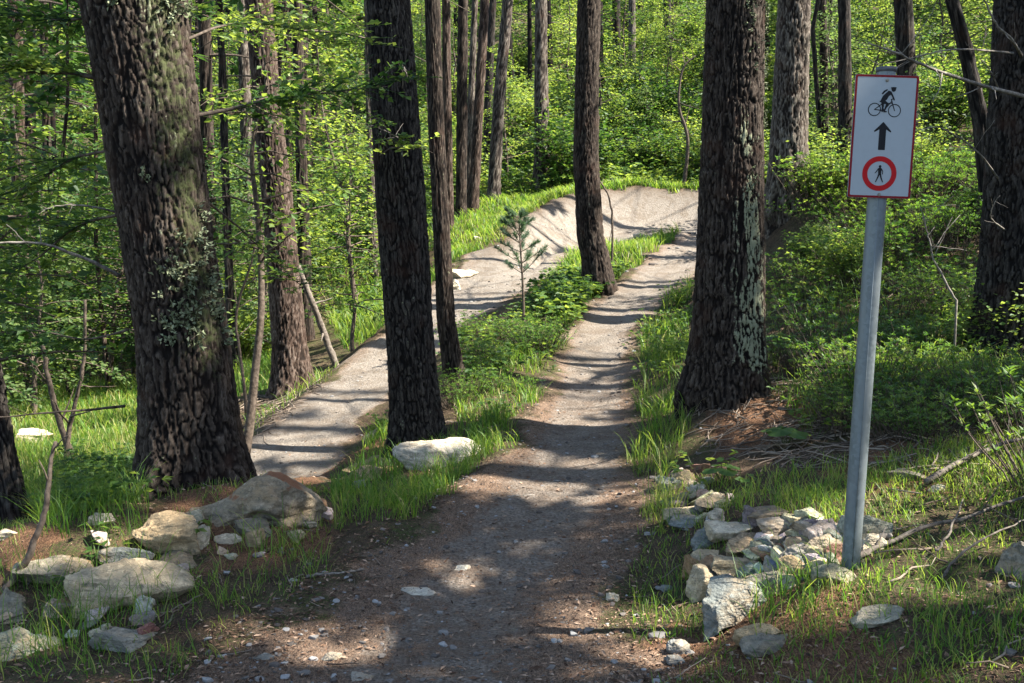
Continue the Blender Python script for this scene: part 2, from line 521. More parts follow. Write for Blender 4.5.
def ground_hit(px, py, y0=2.0, y1=80.0):
    """first point of the terrain seen through a pixel of the photograph"""
    ys = y0 * (y1 / y0) ** np.linspace(0, 1, 900)
    a = P(px, py, 1.0) - np.array([0, 0, CAM_Z])
    x, z = a[0] * ys, CAM_Z + a[2] * ys
    below = z < H(x, ys)
    if not below.any(): return np.array([x[-1], ys[-1], H(x[-1:], ys[-1:])[0]])
    i = int(np.argmax(below))
    return np.array([x[i], ys[i], H(x[i:i+1], ys[i:i+1])[0]])
def ghp(poly): return [tuple(ground_hit(*q)[:2]) for q in poly]

# surface zones (0..1 attributes)
def zone(polys, soft=0.5):
    z = np.zeros(len(gx))
    for poly in polys:
        w = ghp(poly)
        a = np.array(w); lo, hi = a.min(0) - 2, a.max(0) + 2
        s = (gx > lo[0]) & (gx < hi[0]) & (gy > lo[1]) & (gy < hi[1])
        z[s] = np.maximum(z[s], np.clip(0.5 + (poly_sd(gx[s], gy[s], w) + jit[s] * 1.2) / soft, 0, 1))
    return z
needle = zone([[(690, 400), (770, 385), (810, 425), (790, 455), (700, 445), (685, 425)],
               [(-30, 530), (80, 535), (150, 545), (110, 580), (-30, 610)],
               [(200, 470), (330, 470), (340, 540), (230, 575), (150, 560)],
               [(640, 640), (760, 600), (1050, 690), (640, 720)],
               [(345, 455), (420, 455), (420, 475), (345, 478)],
               [(850, 440), (980, 430), (930, 490), (870, 500)]], 0.6)
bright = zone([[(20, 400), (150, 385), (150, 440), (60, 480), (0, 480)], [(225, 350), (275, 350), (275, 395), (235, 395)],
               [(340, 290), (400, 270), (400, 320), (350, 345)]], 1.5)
edgeA = np.clip(1 - np.abs(dA / hA - 0.95) / 0.45, 0, 1) * (1 - 0.35 * sstep(8, 14, gy)) + np.clip(1 - (gy - 4) / 2.6, 0, 1) * (0.35 + 0.65 * sstep(0.25, .7, dA / hA))
litter = np.clip(np.maximum(edgeA, 0.8 * np.clip(1 - np.abs(dB / hB - 1.0) / 0.4, 0, 1) * (1 - sstep(.2, .8, sdB))), 0, 1)
litter = np.maximum(litter, 0.75 * np.clip(1 - np.abs(sdB) / 0.5, 0, 1))
grey = np.clip(brm + sstep(8, 12, gy) * trA * 0.6 + trB * 0.7, 0, 1)

def ground_material():
    m = NT('forest_soil')
    p = m.pos()
    n1, n2, n3 = m.noise(1.3, 4, 0.6, p), m.noise(9, 5, 0.65, p), m.noise(60, 4, 0.7, p)
    fine = m.noise(170, 3, 0.7, p)
    stretch = m.n('ShaderNodeMapping', None, Vector=p, Rotation=(0, 0, 0.6), Scale=(150, 45, 60)).outputs[0]
    chip = m.noise(1.0, 3, 0.65, stretch, 1.5)
    floor = m.mix(m.ramp(n2, 0.3, 0.7), (0.028, 0.019, 0.013), (0.075, 0.052, 0.034))
    floor = m.mix(m.math('MULTIPLY', m.ramp(chip, 0.45, 0.72), 0.85), floor, (0.17, 0.115, 0.07))
    floor = m.mix(m.math('MULTIPLY', m.ramp(m.math('ADD', m.math('MULTIPLY', n1, 0.5), m.math('MULTIPLY', n3, 0.8)), 0.62, 0.80), 0.75), floor, (0.05, 0.075, 0.018))
    fine_c = m.mix(m.ramp(chip, 0.35, 0.7), (0.060, 0.030, 0.018), (0.24, 0.135, 0.075))
    nd = m.ramp(m.math('ADD', m.attr('needle'), m.math('MULTIPLY', m.math('SUBTRACT', n2, 0.5), 0.8)), 0.4, 0.65)
    floor = m.mix(nd, floor, fine_c)
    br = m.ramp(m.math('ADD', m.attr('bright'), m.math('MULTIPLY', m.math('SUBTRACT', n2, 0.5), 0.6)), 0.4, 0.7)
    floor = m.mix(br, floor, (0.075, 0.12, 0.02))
    # trail
    dirt = m.mix(m.ramp(n3, 0.3, 0.72), (0.088, 0.071, 0.057), (0.29, 0.246, 0.202))
    dirt = m.mix(m.math('MULTIPLY', m.ramp(n2, 0.35, 0.7), 0.35), dirt, (0.10, 0.074, 0.056))
    n5 = m.noise(3.4, 6, 0.68, p, 0.6)
    n6 = m.noise(22, 4, 0.7, p)
    dirt = m.mix(m.math('MULTIPLY', m.ramp(n5, 0.46, 0.62), 0.5), dirt, (0.105, 0.072, 0.050))
    lt = m.ramp(m.math('ADD', m.attr('litter'), m.math('MULTIPLY', m.math('SUBTRACT', n2, 0.5), 1.3)), 0.15, 0.7)
    lit_c = m.mix(m.ramp(chip, 0.32, 0.68), (0.038, 0.024, 0.017), (0.27, 0.175, 0.115))
    dirt = m.mix(m.math('MULTIPLY', lt, 0.8), dirt, lit_c)
    gcol = m.mix(m.ramp(n3, 0.25, 0.75), (0.135, 0.116, 0.096), (0.285, 0.252, 0.212))
    gcol = m.mix(m.math('MULTIPLY', m.ramp(n6, 0.45, 0.7), 0.45), gcol, (0.075, 0.062, 0.05))
    gcol = m.mix(m.math('MULTIPLY', m.ramp(n5, 0.44, 0.62), 0.7), gcol, (0.135, 0.108, 0.082))
    dirt = m.mix(m.ramp(m.math('ADD', m.attr('grey'), m.math('MULTIPLY', m.math('SUBTRACT', n2, 0.5), 0.5)), 0.1, 0.9), dirt, gcol)
    vo = m.n('ShaderNodeTexVoronoi', None, Vector=p, Scale=42.0, Randomness=1.0)
    peb = m.math('MULTIPLY', m.math('SUBTRACT', 1.0, m.ramp(vo.outputs['Distance'], 0.18, 0.30)),
                 m.ramp(m.n('ShaderNodeSeparateColor', None, Color=vo.outputs['Color']).outputs[0], 0.72, 0.76))
    dirt = m.mix(m.math('MULTIPLY', m.attr('lip'), 0.75), dirt, (0.075, 0.052, 0.034))
    dirt = m.mix(peb, dirt, m.mix(m.n('ShaderNodeSeparateColor', None, Color=vo.outputs['Color']).outputs[1], (0.13, 0.115, 0.10), (0.25, 0.24, 0.225)))
    tr = m.ramp(m.math('ADD', m.attr('trail'), m.math('MULTIPLY', m.math('SUBTRACT', n2, 0.5), 0.7)), 0.36, 0.62)
    c = m.mix(tr, floor, dirt)
    h = m.math('ADD', m.math('ADD', m.math('MULTIPLY_ADD', n6, 1.6, m.math('MULTIPLY', n3, 1.0)), m.math('MULTIPLY', fine, 0.25)), m.math('ADD', m.math('MULTIPLY', peb, 0.35), m.math('MULTIPLY', chip, 0.3)))
    return m.finish(m.bsdf(c, 0.95, 0.12, m.bump(h, 1.0, 0.022)))
M_SOIL = ground_material()

nr, nc = GX.shape
idx = np.arange(nr * nc).reshape(nr, nc)
quads = np.stack([idx[:-1, :-1], idx[:-1, 1:], idx[1:, 1:], idx[1:, :-1]], -1).reshape(-1, 4)
GV = np.stack([gx, gy, gz], 1)
attrs = dict(lip=lip, trail=trail, needle=needle, litter=litter, grey=grey, bright=bright)
ftr = trail[quads].mean(1) > 0.5
def sub_sheet(name, q):
    u, inv = np.unique(q, return_inverse=True)
    return add_obj(name, make_mesh(name, GV[u], inv.reshape(-1, 4), M_SOIL, {k: v[u] for k, v in attrs.items()}))
tag(sub_sheet('ground', quads[~ftr]), 'forest floor of brown soil, moss and needle litter on both sides of the dirt trail', 'forest floor', kind='structure')
tag(sub_sheet('dirt_trail', quads[ftr]), 'narrow dirt bike trail that climbs away, loops round a grey banked turn and comes back lower left', 'trail', kind='structure')
# ---------------------------------------------------------------- trees
LIT = []   # (point, radius): openings cut into the crowns to let sun onto ground or trunk
def lit_g(px, py, r): LIT.append((ground_hit(px, py), r))
def lit_p(px, py, Y, r): LIT.append((P(px, py, Y), r))
for a in ((478, 280, .7), (510, 258, .5), (545, 228, .6), (610, 218, .3), (655, 222, .45), (690, 218, .3), (575, 208, .3), (640, 200, .25),
          (450, 303, .6), (388, 362, .5), (365, 385, .35), (345, 395, .4), (310, 425, .2), (655, 283, .55), (685, 262, .6), (700, 250, .6),
          (610, 320, .32), (600, 345, .3), (595, 385, .2), (588, 430, .22), (560, 500, .22), (440, 575, .25), (585, 480, .12), (545, 610, .2),
          (520, 400, .5), (545, 350, .6), (500, 430, .4), (540, 320, .6), (580, 290, .6), (630, 250, .6), (580, 262, .6), (490, 235, .7),
          (655, 425, .35), (650, 470, .3), (640, 390, .3), (80, 430, 1.3), (45, 455, .9), (250, 372, 1.0), (370, 300, 1.2), (410, 270, 1.2),
          (430, 445, .6), (375, 462, .25), (15, 560, .4), (40, 550, .3), (690, 480, .28), (720, 500, .15), (790, 240, .7), (770, 270, .4), (850, 250, .5),
          (740, 535, .12), (840, 400, .35), (960, 380, .3), (1000, 470, .3), (1000, 650, .25), (690, 340, .4), (480, 470, .3)):
    lit_g(*a)
for a in ((375, 372, .5), (420, 330, .5), (60, 415, 1.0), (110, 440, .9), (800, 290, .4), (905, 300, .3), (960, 330, .25), (780, 330, .3), (900, 220, .6), (960, 240, .4), (830, 220, .6), (700, 300, .3), (1000, 420, .3), (740, 460, .2), (820, 520, .15), (930, 600, .2), (760, 600, .12), (120, 590, .16), (30, 640, .14)):
    lit_g(*a)
for a in ((298, 300, 13, .3), (290, 200, 13, .3), (283, 100, 13, .3), (300, 370, 13, .3), (800, 180, 13, .35), (797, 100, 13, .3), (790, 40, 13, .3),
          (745, 300, 7.3, .16), (750, 360, 7.3, .16), (742, 230, 7.3, .12), (735, 180, 7.3, .08), (541, 170, 29, .7), (592, 240, 15, .2), (588, 120, 15, .15),
          (440, 250, 9.5, .12), (432, 300, 8, .1)):
    lit_p(*a)
LP = np.array([l[0] for l in LIT]); LR = np.array([l[1] for l in LIT]) * np.where(LP[:, 1] > 8, 1.5, 0.9)
def in_light(p):
    """which foliage points stand between the sun and one of the openings"""
    m = np.zeros(len(p), bool)
    for i in range(0, len(p), 20000):
        d = p[i:i + 20000, None, :] - LP[None]
        al = d @ SUN
        pr = np.sqrt(np.maximum((d ** 2).sum(-1) - al ** 2, 0))
        m[i:i + 20000] = ((pr < LR[None]) & (al > 0.25)).any(1)
    # noise-shaped gaps cut into the crowns to dapple the ground with sun
    e1 = unit(np.cross(SUN, [0, 0, 1.0])); e2 = np.cross(SUN, e1)
    fy = p[:, 1] - SUN[1] * (p[:, 2] - 1.5) / SUN[2]
    fx = p[:, 0] - SUN[0] * (p[:, 2] - 1.5) / SUN[2]
    gap = fbm((p @ e1) * 0.42, (p @ e2) * 0.42, 0, 83, 3) > 0.54 - 0.05 * sstep(18, 28, fy) + 0.07 * sstep(3.0, 6.0, fx - 0.12 * fy)
    m |= (fbm((p @ e1) * 1.3, (p @ e2) * 1.3, 0, 87, 2) > 0.60) & (fy > 1.5)
    m |= gap & (fy > 8.5 + 2.5 * (fx > 2.0))
    return m

def smooth_path(pts, n):
    pts = np.asarray(pts, float)
    t = np.linspace(0, 1, len(pts)); tt = np.linspace(0, 1, n)
    if len(pts) == 2: return pts[0] + (pts[1] - pts[0]) * tt[:, None]
    p = np.vstack([2 * pts[0] - pts[1], pts, 2 * pts[-1] - pts[-2]])
    k = np.minimum((tt * (len(pts) - 1)).astype(int), len(pts) - 2)
    f = (tt * (len(pts) - 1) - k)[:, None]
    p0, p1, p2, p3 = p[k], p[k + 1], p[k + 2], p[k + 3]
    return 0.5 * (2 * p1 + (p2 - p0) * f + (2 * p0 - 5 * p1 + 4 * p2 - p3) * f ** 2 + (3 * p1 - p0 - 3 * p2 + p3) * f ** 3)

class Axis:
    """centre line and radius of a trunk: world points, extended straight to its full height"""
    def __init__(s, pts, rad, height):
        pts = [np.array(p) for p in pts]; rad = list(rad)
        base = pts[0]
        d = pts[-1] - pts[-2] if len(pts) == 2 else pts[-1] - pts[0]
        d = d / max(d[2], 0.1)
        top = base[2] + height
        r_end = rad[-1]; z_end = pts[-1][2]
        for k in (0.25, 0.55, 0.8, 1.0):
            z = z_end + (top - z_end) * k
            pts.append(pts[-1] + d * (z - pts[-1][2]) * (1, .8, .55, .4)[(0.25, 0.55, 0.8, 1.0).index(k)] * np.array([1, 1, 0]) + np.array([0, 0, z - pts[-1][2]]))
            rad.append(max(0.02, r_end * (1 - 0.93 * k)))
        s.z = np.array([p[2] for p in pts]); s.p = np.array(pts); s.r = np.array(rad)
        s.base, s.top = base, top
    def at(s, z):
        z = np.atleast_1d(z)
        return np.stack([np.interp(z, s.z, s.p[:, 0]), np.interp(z, s.z, s.p[:, 1]), z], 1), np.interp(z, s.z, s.r)

def trunk_mesh(name, ax, mat, seed, detail, zvis, flare=0.5, depth=0.03, lich=None, moss=None):
    """furrowed trunk as one surface; vertices relative to the base point"""
    na, dz = {3: (230, 0.013), 2: (96, 0.035), 1: (36, 0.10), 0: (16, 0.35)}[detail]
    z0 = ax.base[2] - 0.35
    zs = np.concatenate([np.arange(z0, zvis, dz), np.linspace(zvis, ax.top, 26 if detail > 1 else 12)])
    c, r = ax.at(np.maximum(zs, ax.base[2] - 0.0))
    c[:, 2] = zs
    ext = (zs - ax.base[2])
    r0 = ax.r[0]
    fl = 1 + flare * np.exp(-np.maximum(ext, 0) / (0.75 * r0 + 0.12)) 
    th = np.linspace(0, 2 * np.pi, na, endpoint=False)
    T, Z = np.meshgrid(th, ext)
    R = (r * fl * 0.95)[:, None] * np.ones_like(T)
    # buttress lobes at the foot
    rr = np.random.default_rng(seed)
    ph = rr.uniform(0, 6.28, 3)
    R *= 1 + (0.18 * np.cos(3 * T + ph[0]) + 0.16 * np.cos(5 * T + ph[1]) + 0.10 * np.cos(8 * T + ph[2]))* np.exp(-np.maximum(Z, 0) / (1.0 * r0 + 0.12)) * flare * 1.6
    R *= 1 + 0.035 * (vnoise(np.cos(T) * 1.3 + 9, np.sin(T) * 1.3, Z * 0.8, seed) - 0.5) * 2
    rad = max(r0, 0.06)
    k = 1.0
    cx, sy = np.cos(T) * rad, np.sin(T) * rad
    bark = np.zeros_like(T); lc = np.zeros_like(T); ms = np.zeros_like(T)
    if detail >= 1:
        def plates(pw, phh, sd, wamp):
            n_ = max(6, int(round(2 * np.pi * rad / pw)))
            wu = (vnoise(cx * 22, sy * 22, Z * 9, sd + 1) - 0.5) * wamp + (vnoise(cx * 70, sy * 70, Z * 45, sd + 2) - 0.5) * wamp * 0.45
            wv = (vnoise(cx * 16, sy * 16, Z * 10, sd + 3) - 0.5) * wamp * 1.6
            u = T / (2 * np.pi) * n_ + wu; v_ = Z / phh + wv
            iu, iv = np.floor(u).astype(np.int64), np.floor(v_).astype(np.int64)
            f1 = np.full(T.shape, 9.0); f2 = np.full(T.shape, 9.0); hid = np.zeros(T.shape)
            for a_ in (-1, 0, 1):
                for b_ in (-1, 0, 1):
                    cu, cv = iu + a_, iv + b_
                    cm = cu % n_
                    jx, jy, jh = _hash(cm, cv, 0, sd), _hash(cm, cv, 1, sd), _hash(cm, cv, 2, sd)
                    d_ = (np.abs(cu + jx - u) ** 1.6 + np.abs(cv + jy - v_) ** 1.6) ** (1 / 1.6)
                    nearer = d_ < f1
                    f2 = np.where(nearer, f1, np.minimum(f2, d_))
                    hid = np.where(nearer, jh, hid); f1 = np.where(nearer, d_, f1)
            return f2 - f1, hid
        pw, phh = {3: (0.032, 0.21), 2: (0.034, 0.22), 1: (0.05, 0.28)}[detail]
        e, hid = plates(pw, phh, seed * 31 + 1, 1.1)
        e2, hid2 = plates(pw * 0.45, phh * 0.32, seed * 31 + 17, 1.0)
        low = vnoise(cx * 9, sy * 9, Z * 2.2, seed + 5)
        bark = sstep(0.02, 0.30, e) * (0.50 + 0.30 * hid) + 0.16 * sstep(0.0, 0.25, e2) * (0.4 + hid2) + 0.12 * (low - .3)
        if detail == 3:
            fine = fbm(cx * 80, sy * 80, Z * 34, seed + 6, 3)
            bark = np.clip(bark + (fine - 0.5) * 0.35, 0, 1.15)
        R = R + (bark - 0.65) * depth * (0.6 + 0.4 * fl[:, None])
    if lich is not None:
        ang, wid, lo, hi, amt = lich     # direction (0 = right of the photograph, -90 = towards the camera)
        da = np.abs((np.degrees(T) - ang + 180) % 360 - 180)
        big = fbm(cx * 7, sy * 7, Z * 3.0, seed + 8, 3)
        lc = np.clip(1 - da / wid, 0, 1) * sstep(lo, lo + .3, Z) * (1 - sstep(hi - .5, hi, Z)) * amt * (0.1 + 0.9 * bark) * sstep(0.42, 0.62, big)
        lc = np.maximum(lc, 0.46 * sstep(0.53, 0.68, fbm(cx * 12, sy * 12, Z * 8, seed + 9, 3)) * (0.3 + 0.7 * bark))
    if moss is not None:
        ang, wid, lo, hi, amt = moss
        da = np.abs((np.degrees(T) - ang + 180) % 360 - 180)
        ms = np.clip(1.1 - da / wid, 0, 1) * sstep(lo, lo + .8, Z) * (1 - sstep(hi - .6, hi, Z)) * amt
    v = np.stack([c[:, 0][:, None] + R * np.cos(T), c[:, 1][:, None] + R * np.sin(T), zs[:, None] + 0 * T], -1) - ax.base
    n, m = T.shape
    i = (np.arange(n - 1) * m)[:, None]; j = np.arange(m)[None]; jn = (j + 1) % m
    q = np.stack([i + j, i + jn, i + m + jn, i + m + j], -1).reshape(-1, 4)
    at = dict(bark=bark.ravel(), lichen=lc.ravel(), moss=ms.ravel())
    return make_mesh(name, v.reshape(-1, 3), q, mat, at)

def crown(ax, seed, h0, n_limb=34, reach=2.6, n_card=26, card=0.24, origin=None, cull=True, low_dead=0):
    """conifer limbs that droop and carry sprays of needles; returns limb and needle meshes data"""
    r = np.random.default_rng(seed)
    gl, gn = Geo(), Geo()     # limbs, needles
    o = ax.base if origin is None else origin
    zt = ax.top
    P_, D_, N_, L_, V_ = [], [], [], [], []
    for i in range(n_limb):
        f = (i + r.uniform(0, 0.9)) / n_limb
        z = ax.base[2] + h0 + f * (zt - ax.base[2] - h0 - 0.3)
        c, rr = ax.at(z); c = c[0]
        ln = reach * (1.12 - 0.95 * f) * r.uniform(0.65, 1.15)
        az = i * 2.399 + r.uniform(-.5, .5)
        rise = r.uniform(-0.05, 0.35) * (0.3 + f)
        t = np.linspace(0, 1, 6)[:, None]
        d = np.array([math.cos(az), math.sin(az), 0])
        side = np.array([-d[1], d[0], 0])
        pts = c + d * ln * t + np.array([0, 0, 1]) * ln * (rise * t - 0.28 * t ** 2) + side * ln * r.uniform(-.18, .18) * t ** 2
        tube(gl, pts - o, np.linspace(max(0.012, rr[0] * 0.28), 0.006, 6), 5, r.uniform(), cap=False)
        k = int(n_card * (0.5 + ln / reach))
        tt = np.sqrt(r.uniform(0.06, 1.0, k))
        b = np.stack([np.interp(tt, t[:, 0], pts[:, a]) for a in range(3)], 1)
        sd = r.choice([-1, 1], k)[:, None]
        off = side * sd * (r.uniform(0.0, 0.42, k) * ln * 0.5 * (1.15 - tt))[:, None]
        b = b + off + r.normal(0, 0.05, (k, 3)) - np.array([0, 0, 1]) * (np.abs(off).sum(1, keepdims=True) * 0.25)
        P_.append(b); D_.append(d * 0.7 + side * sd * 0.8 + r.normal(0, 0.25, (k, 3)) - np.array([0, 0, 0.25]))
        N_.append(np.array([0, 0, 1.0]) + r.normal(0, 0.35, (k, 3))); L_.append(r.uniform(0.7, 1.3, k) * card); V_.append(np.clip(r.normal(r.uniform(.3, .6), 0.18, k), 0, 1))
    p, d, n, l, v = (np.concatenate(a) for a in (P_, D_, N_, L_, V_))
    if cull:
        keep = ~in_light(p)
        p, d, n, l, v = p[keep], d[keep], n[keep], l[keep], v[keep]
    # every spray is three narrow blades
    for a in (-0.55, 0.0, 0.55):
        s = unit(np.cross(unit(d), n))
        leaves(gn, p - o, unit(d) + s * a, n, l, l * 0.26, np.clip(v + a * .1, 0, 1), 0.15)
    return two_mat_mesh('crown', gl, M_TWIG, gn, M_NEEDLE)

TREES = []
def pine(name, label, pts, Y=None, height=18, mat=None, detail=1, group=None, seed=0, h0=7.0, reach=2.6, n_limb=34, n_card=26,
         flare=0.45, depth=0.03, lich=None, moss=None, lean_y=0.0, card=0.26, has_crown=True, cat='tree'):
    """pts = [(px, py, width in px), ...] from the foot of the trunk to the top edge of the photograph"""
    if Y is None:
        Y = ground_hit(pts[0][0], pts[0][1])[1]
    ws = []
    for i, (px, py, w) in enumerate(pts):
        p = P(px, py, Y + lean_y * i)
        ws.append(p)
    rad = [w * 0.5 * Y / F for _, _, w in pts]
    gz0 = H(ws[0][0], ws[0][1])[0]
    if gz0 < ws[0][2] - 0.02:
        ws[0] = np.array([ws[0][0], ws[0][1], gz0])
    elif gz0 > ws[0][2]:
        k = [i for i, w in enumerate(ws) if w[2] > gz0 + 0.25]
        b = ws[0].copy(); b[2] = gz0
        f = (gz0 - ws[0][2]) / max(ws[k[0]][2] - ws[0][2], 1e-6)
        b[:2] = ws[0][:2] + (ws[k[0]][:2] - ws[0][:2]) * f
        ws = [b] + [ws[i] for i in k]; rad = [rad[0]] + [rad[i] for i in k]
    ax = Axis(ws, rad, height)
    t = empty(name, tuple(ax.base), label, cat, group)
    zvis = max(p[2] for p in ws) + 0.3
    add_obj('trunk', trunk_mesh('trunk', ax, mat or M_BARK, seed, detail, min(zvis, ax.top - 2), flare, depth, lich, moss), t)
    if has_crown:
        add_obj('crown', crown(ax, seed + 100, h0, n_limb, reach, n_card, card), t)
    TREES.append((t, ax))
    return t, ax

def branch_part(t, ax, pts, r0, r1, mat, name='branch', seed=0, twigs=0, ns=7):
    """pts: (px, py, Y); a dead limb growing from the trunk"""
    r = np.random.default_rng(seed + 500)
    g = Geo()
    path = smooth_path([P(*p) for p in pts], 26)
    path += np.stack([np.cumsum(r.normal(0, 0.004, 26)) for _ in range(3)], 1) * np.linspace(0, 1, 26)[:, None]
    rad = np.linspace(r0, r1, 26) * (1 + r.normal(0, 0.07, 26))
    tube(g, path - ax.base, rad, ns, 0.4)
    L = np.linalg.norm(path[-1] - path[0])
    for k in range(twigs):
        i = r.integers(6, 25)
        d = unit(path[min(i + 1, 25)] - path[i - 1])
        dv = unit(d * 0.7 + r.normal(0, 0.6, 3))
        l = L * r.uniform(0.08, 0.25)
        tt = np.linspace(0, 1, 6)[:, None]
        tw = path[i] + dv * l * tt + np.cumsum(r.normal(0, 0.02 * l, (6, 3)), 0)
        tube(g, tw - ax.base, np.linspace(rad[i] * 0.5, 0.0015, 6), 5, 0.4)
    o = add_obj(name, g.mesh(name, mat), t)
    return o, path

# the big trunks near the camera
T1, A1 = pine('pine_tree', 'massive leaning pine trunk at left front, mossy with lichen tufts, behind the grey boulder',
     [(196, 497, 92), (182, 330, 91), (169, 250, 90), (148, 90, 97), (134, 0, 102)], 6.1, 20, M_BARK, 3, None, 11, 8.5, 3.0, 40, 30, 0.42, 0.030,
     lich=(-60, 75, 1.0, 4.2, 0.75), moss=(-40, 85, 0.2, 4.5, 0.62))
T2, A2 = pine('pine_tree', 'tall dark pine trunk between the lower trail and the main trail, behind the white rock',
     [(418, 452, 50), (409, 330, 49), (401, 200, 51), (394, 90, 47), (388, 0, 43)], 8.0, 19, M_BARK_DARK, 3, None, 12, 8.5, 2.6, 34, 28, 0.40, 0.024,
     lich=(-70, 70, 0.5, 4.5, 0.55))
T3, A3 = pine('pine_tree', 'slim dark trunk close beside the right side of the tall dark pine',
     [(457, 398, 22), (446, 320, 19), (440, 200, 17), (435, 90, 16), (432, 0, 16)], 9.6, 15, M_BARK, 2, None, 13, 7.5, 1.8, 26, 22, 0.4, 0.012,
     lich=(-60, 100, 0.2, 5, 0.6))
T4, A4 = pine('pine_tree', 'reddish pine trunk standing on the left edge of the lower trail',
     [(293, 388, 36), (285, 290, 33), (277, 200, 31), (267, 110, 28), (258, 0, 26)], 13, 19, M_BARK_RED, 2, None, 14, 9.5, 2.4, 30, 26, 0.45, 0.035)
T5, A5 = pine('pine_tree', 'pine trunk with curved foot on the grassy island in front of the banked turn',
     [(600, 278, 31), (595, 256, 29), (590, 235, 28), (586, 160, 26), (587, 80, 24), (589, 0, 23)], 15.2, 19, M_BARK, 2, None, 15, 9.5, 2.4, 30, 26, 0.25, 0.03,
     lich=(-60, 60, 0.2, 4, 0.5))
T6, A6 = pine('pine_tree', 'thick pine trunk with pale lichen patches on the right edge of the main trail',
     [(727, 416, 76), (729, 330, 71), (731, 230, 66), (733, 120, 60), (736, 0, 57)], 7.5, 21, M_BARK, 3, None, 16, 8.5, 3.0, 38, 30, 0.28, 0.030,
     lich=(-66, 70, 0.0, 2.4, 1.15), moss=(-20, 40, 0.0, 1.0, 0.25))
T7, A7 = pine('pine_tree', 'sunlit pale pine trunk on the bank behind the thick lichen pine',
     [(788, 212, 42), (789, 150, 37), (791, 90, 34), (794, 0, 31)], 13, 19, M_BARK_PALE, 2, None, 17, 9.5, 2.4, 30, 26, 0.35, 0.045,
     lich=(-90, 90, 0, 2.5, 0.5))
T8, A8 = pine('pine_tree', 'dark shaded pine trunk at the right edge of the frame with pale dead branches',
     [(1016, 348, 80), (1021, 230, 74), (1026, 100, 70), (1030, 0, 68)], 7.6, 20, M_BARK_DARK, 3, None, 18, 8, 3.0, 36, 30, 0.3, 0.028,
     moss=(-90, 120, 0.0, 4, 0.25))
T9, A9 = pine('pine_tree', 'dark trunk cut off by the left edge of the frame, beside the orange needle bank',
     [(12, 528, 36), (-4, 440, 34), (-20, 350, 33), (-40, 240, 32)], 6.7, 16, M_BARK_DARK, 2, None, 19, 7, 2.2, 26, 24, 0.3, 0.03)

# dead limbs of the near trunks
branch_part(T1, A1, [(112, 82, 6.1), (70, 72, 6.0), (30, 68, 5.9), (-30, 55, 5.8)], 0.016, 0.005, M_TWIG, seed=1, twigs=7)
branch_part(T1, A1, [(120, 276, 6.1), (85, 258, 5.9), (45, 243, 5.75), (-25, 238, 5.6)], 0.013, 0.005, M_DEADWOOD, seed=2, twigs=3)
branch_part(T1, A1, [(100, 20, 6.1), (80, 5, 6.0), (55, -25, 5.9)], 0.013, 0.005, M_TWIG, seed=3, twigs=2)
branch_part(T1, A1, [(125, 406, 6.1), (60, 412, 5.8), (-20, 418, 5.6)], 0.009, 0.003, M_TWIG, seed=4, twigs=4)
branch_part(T1, A1, [(120, 213, 6.1), (80, 205, 5.9), (40, 207, 5.8)], 0.008, 0.002, M_DEADWOOD, seed=6, twigs=5)
branch_part(T8, A8, [(1030, 98, 7.4), (985, 86, 6.9), (930, 68, 6.5), (900, 52, 6.3), (868, 38, 6.2)], 0.016, 0.004, M_DEADWOOD, seed=7, twigs=9)
branch_part(T8, A8, [(1022, 56, 7.4), (1010, 38, 7.0), (992, 22, 6.9), (975, -6, 6.8)], 0.012, 0.005, M_DEADWOOD, seed=8, twigs=2)
branch_part(T8, A8, [(1020, 54, 7.5), (985, 51, 7.2), (945, 52, 7.0), (905, 62, 6.8), (870, 70, 6.8)], 0.009, 0.002, M_DEADWOOD, seed=9, twigs=7)
branch_part(T8, A8, [(1000, 92, 7.5), (992, 75, 7.3), (982, 62, 7.2)], 0.007, 0.002, M_DEADWOOD, seed=10, twigs=2)
branch_part(T8, A8, [(1000, 180, 7.5), (975, 150, 7.2), (940, 128, 7.0), (915, 135, 6.9)], 0.008, 0.002, M_DEADWOOD, seed=12, twigs=12)
branch_part(T8, A8, [(1005, 230, 7.4), (990, 216, 7.1), (1000, 196, 7.0)], 0.007, 0.002, M_DEADWOOD, seed=13, twigs=4)
branch_part(T2, A2, [(412, 146, 8.0), (395, 136, 7.6), (375, 128, 7.4)], 0.008, 0.002, M_DEADWOOD, seed=14, twigs=8)
branch_part(T2, A2, [(402, 92, 7.9), (406, 70, 7.6), (410, 85, 7.5)], 0.006, 0.002, M_DEADWOOD, seed=15, twigs=5)

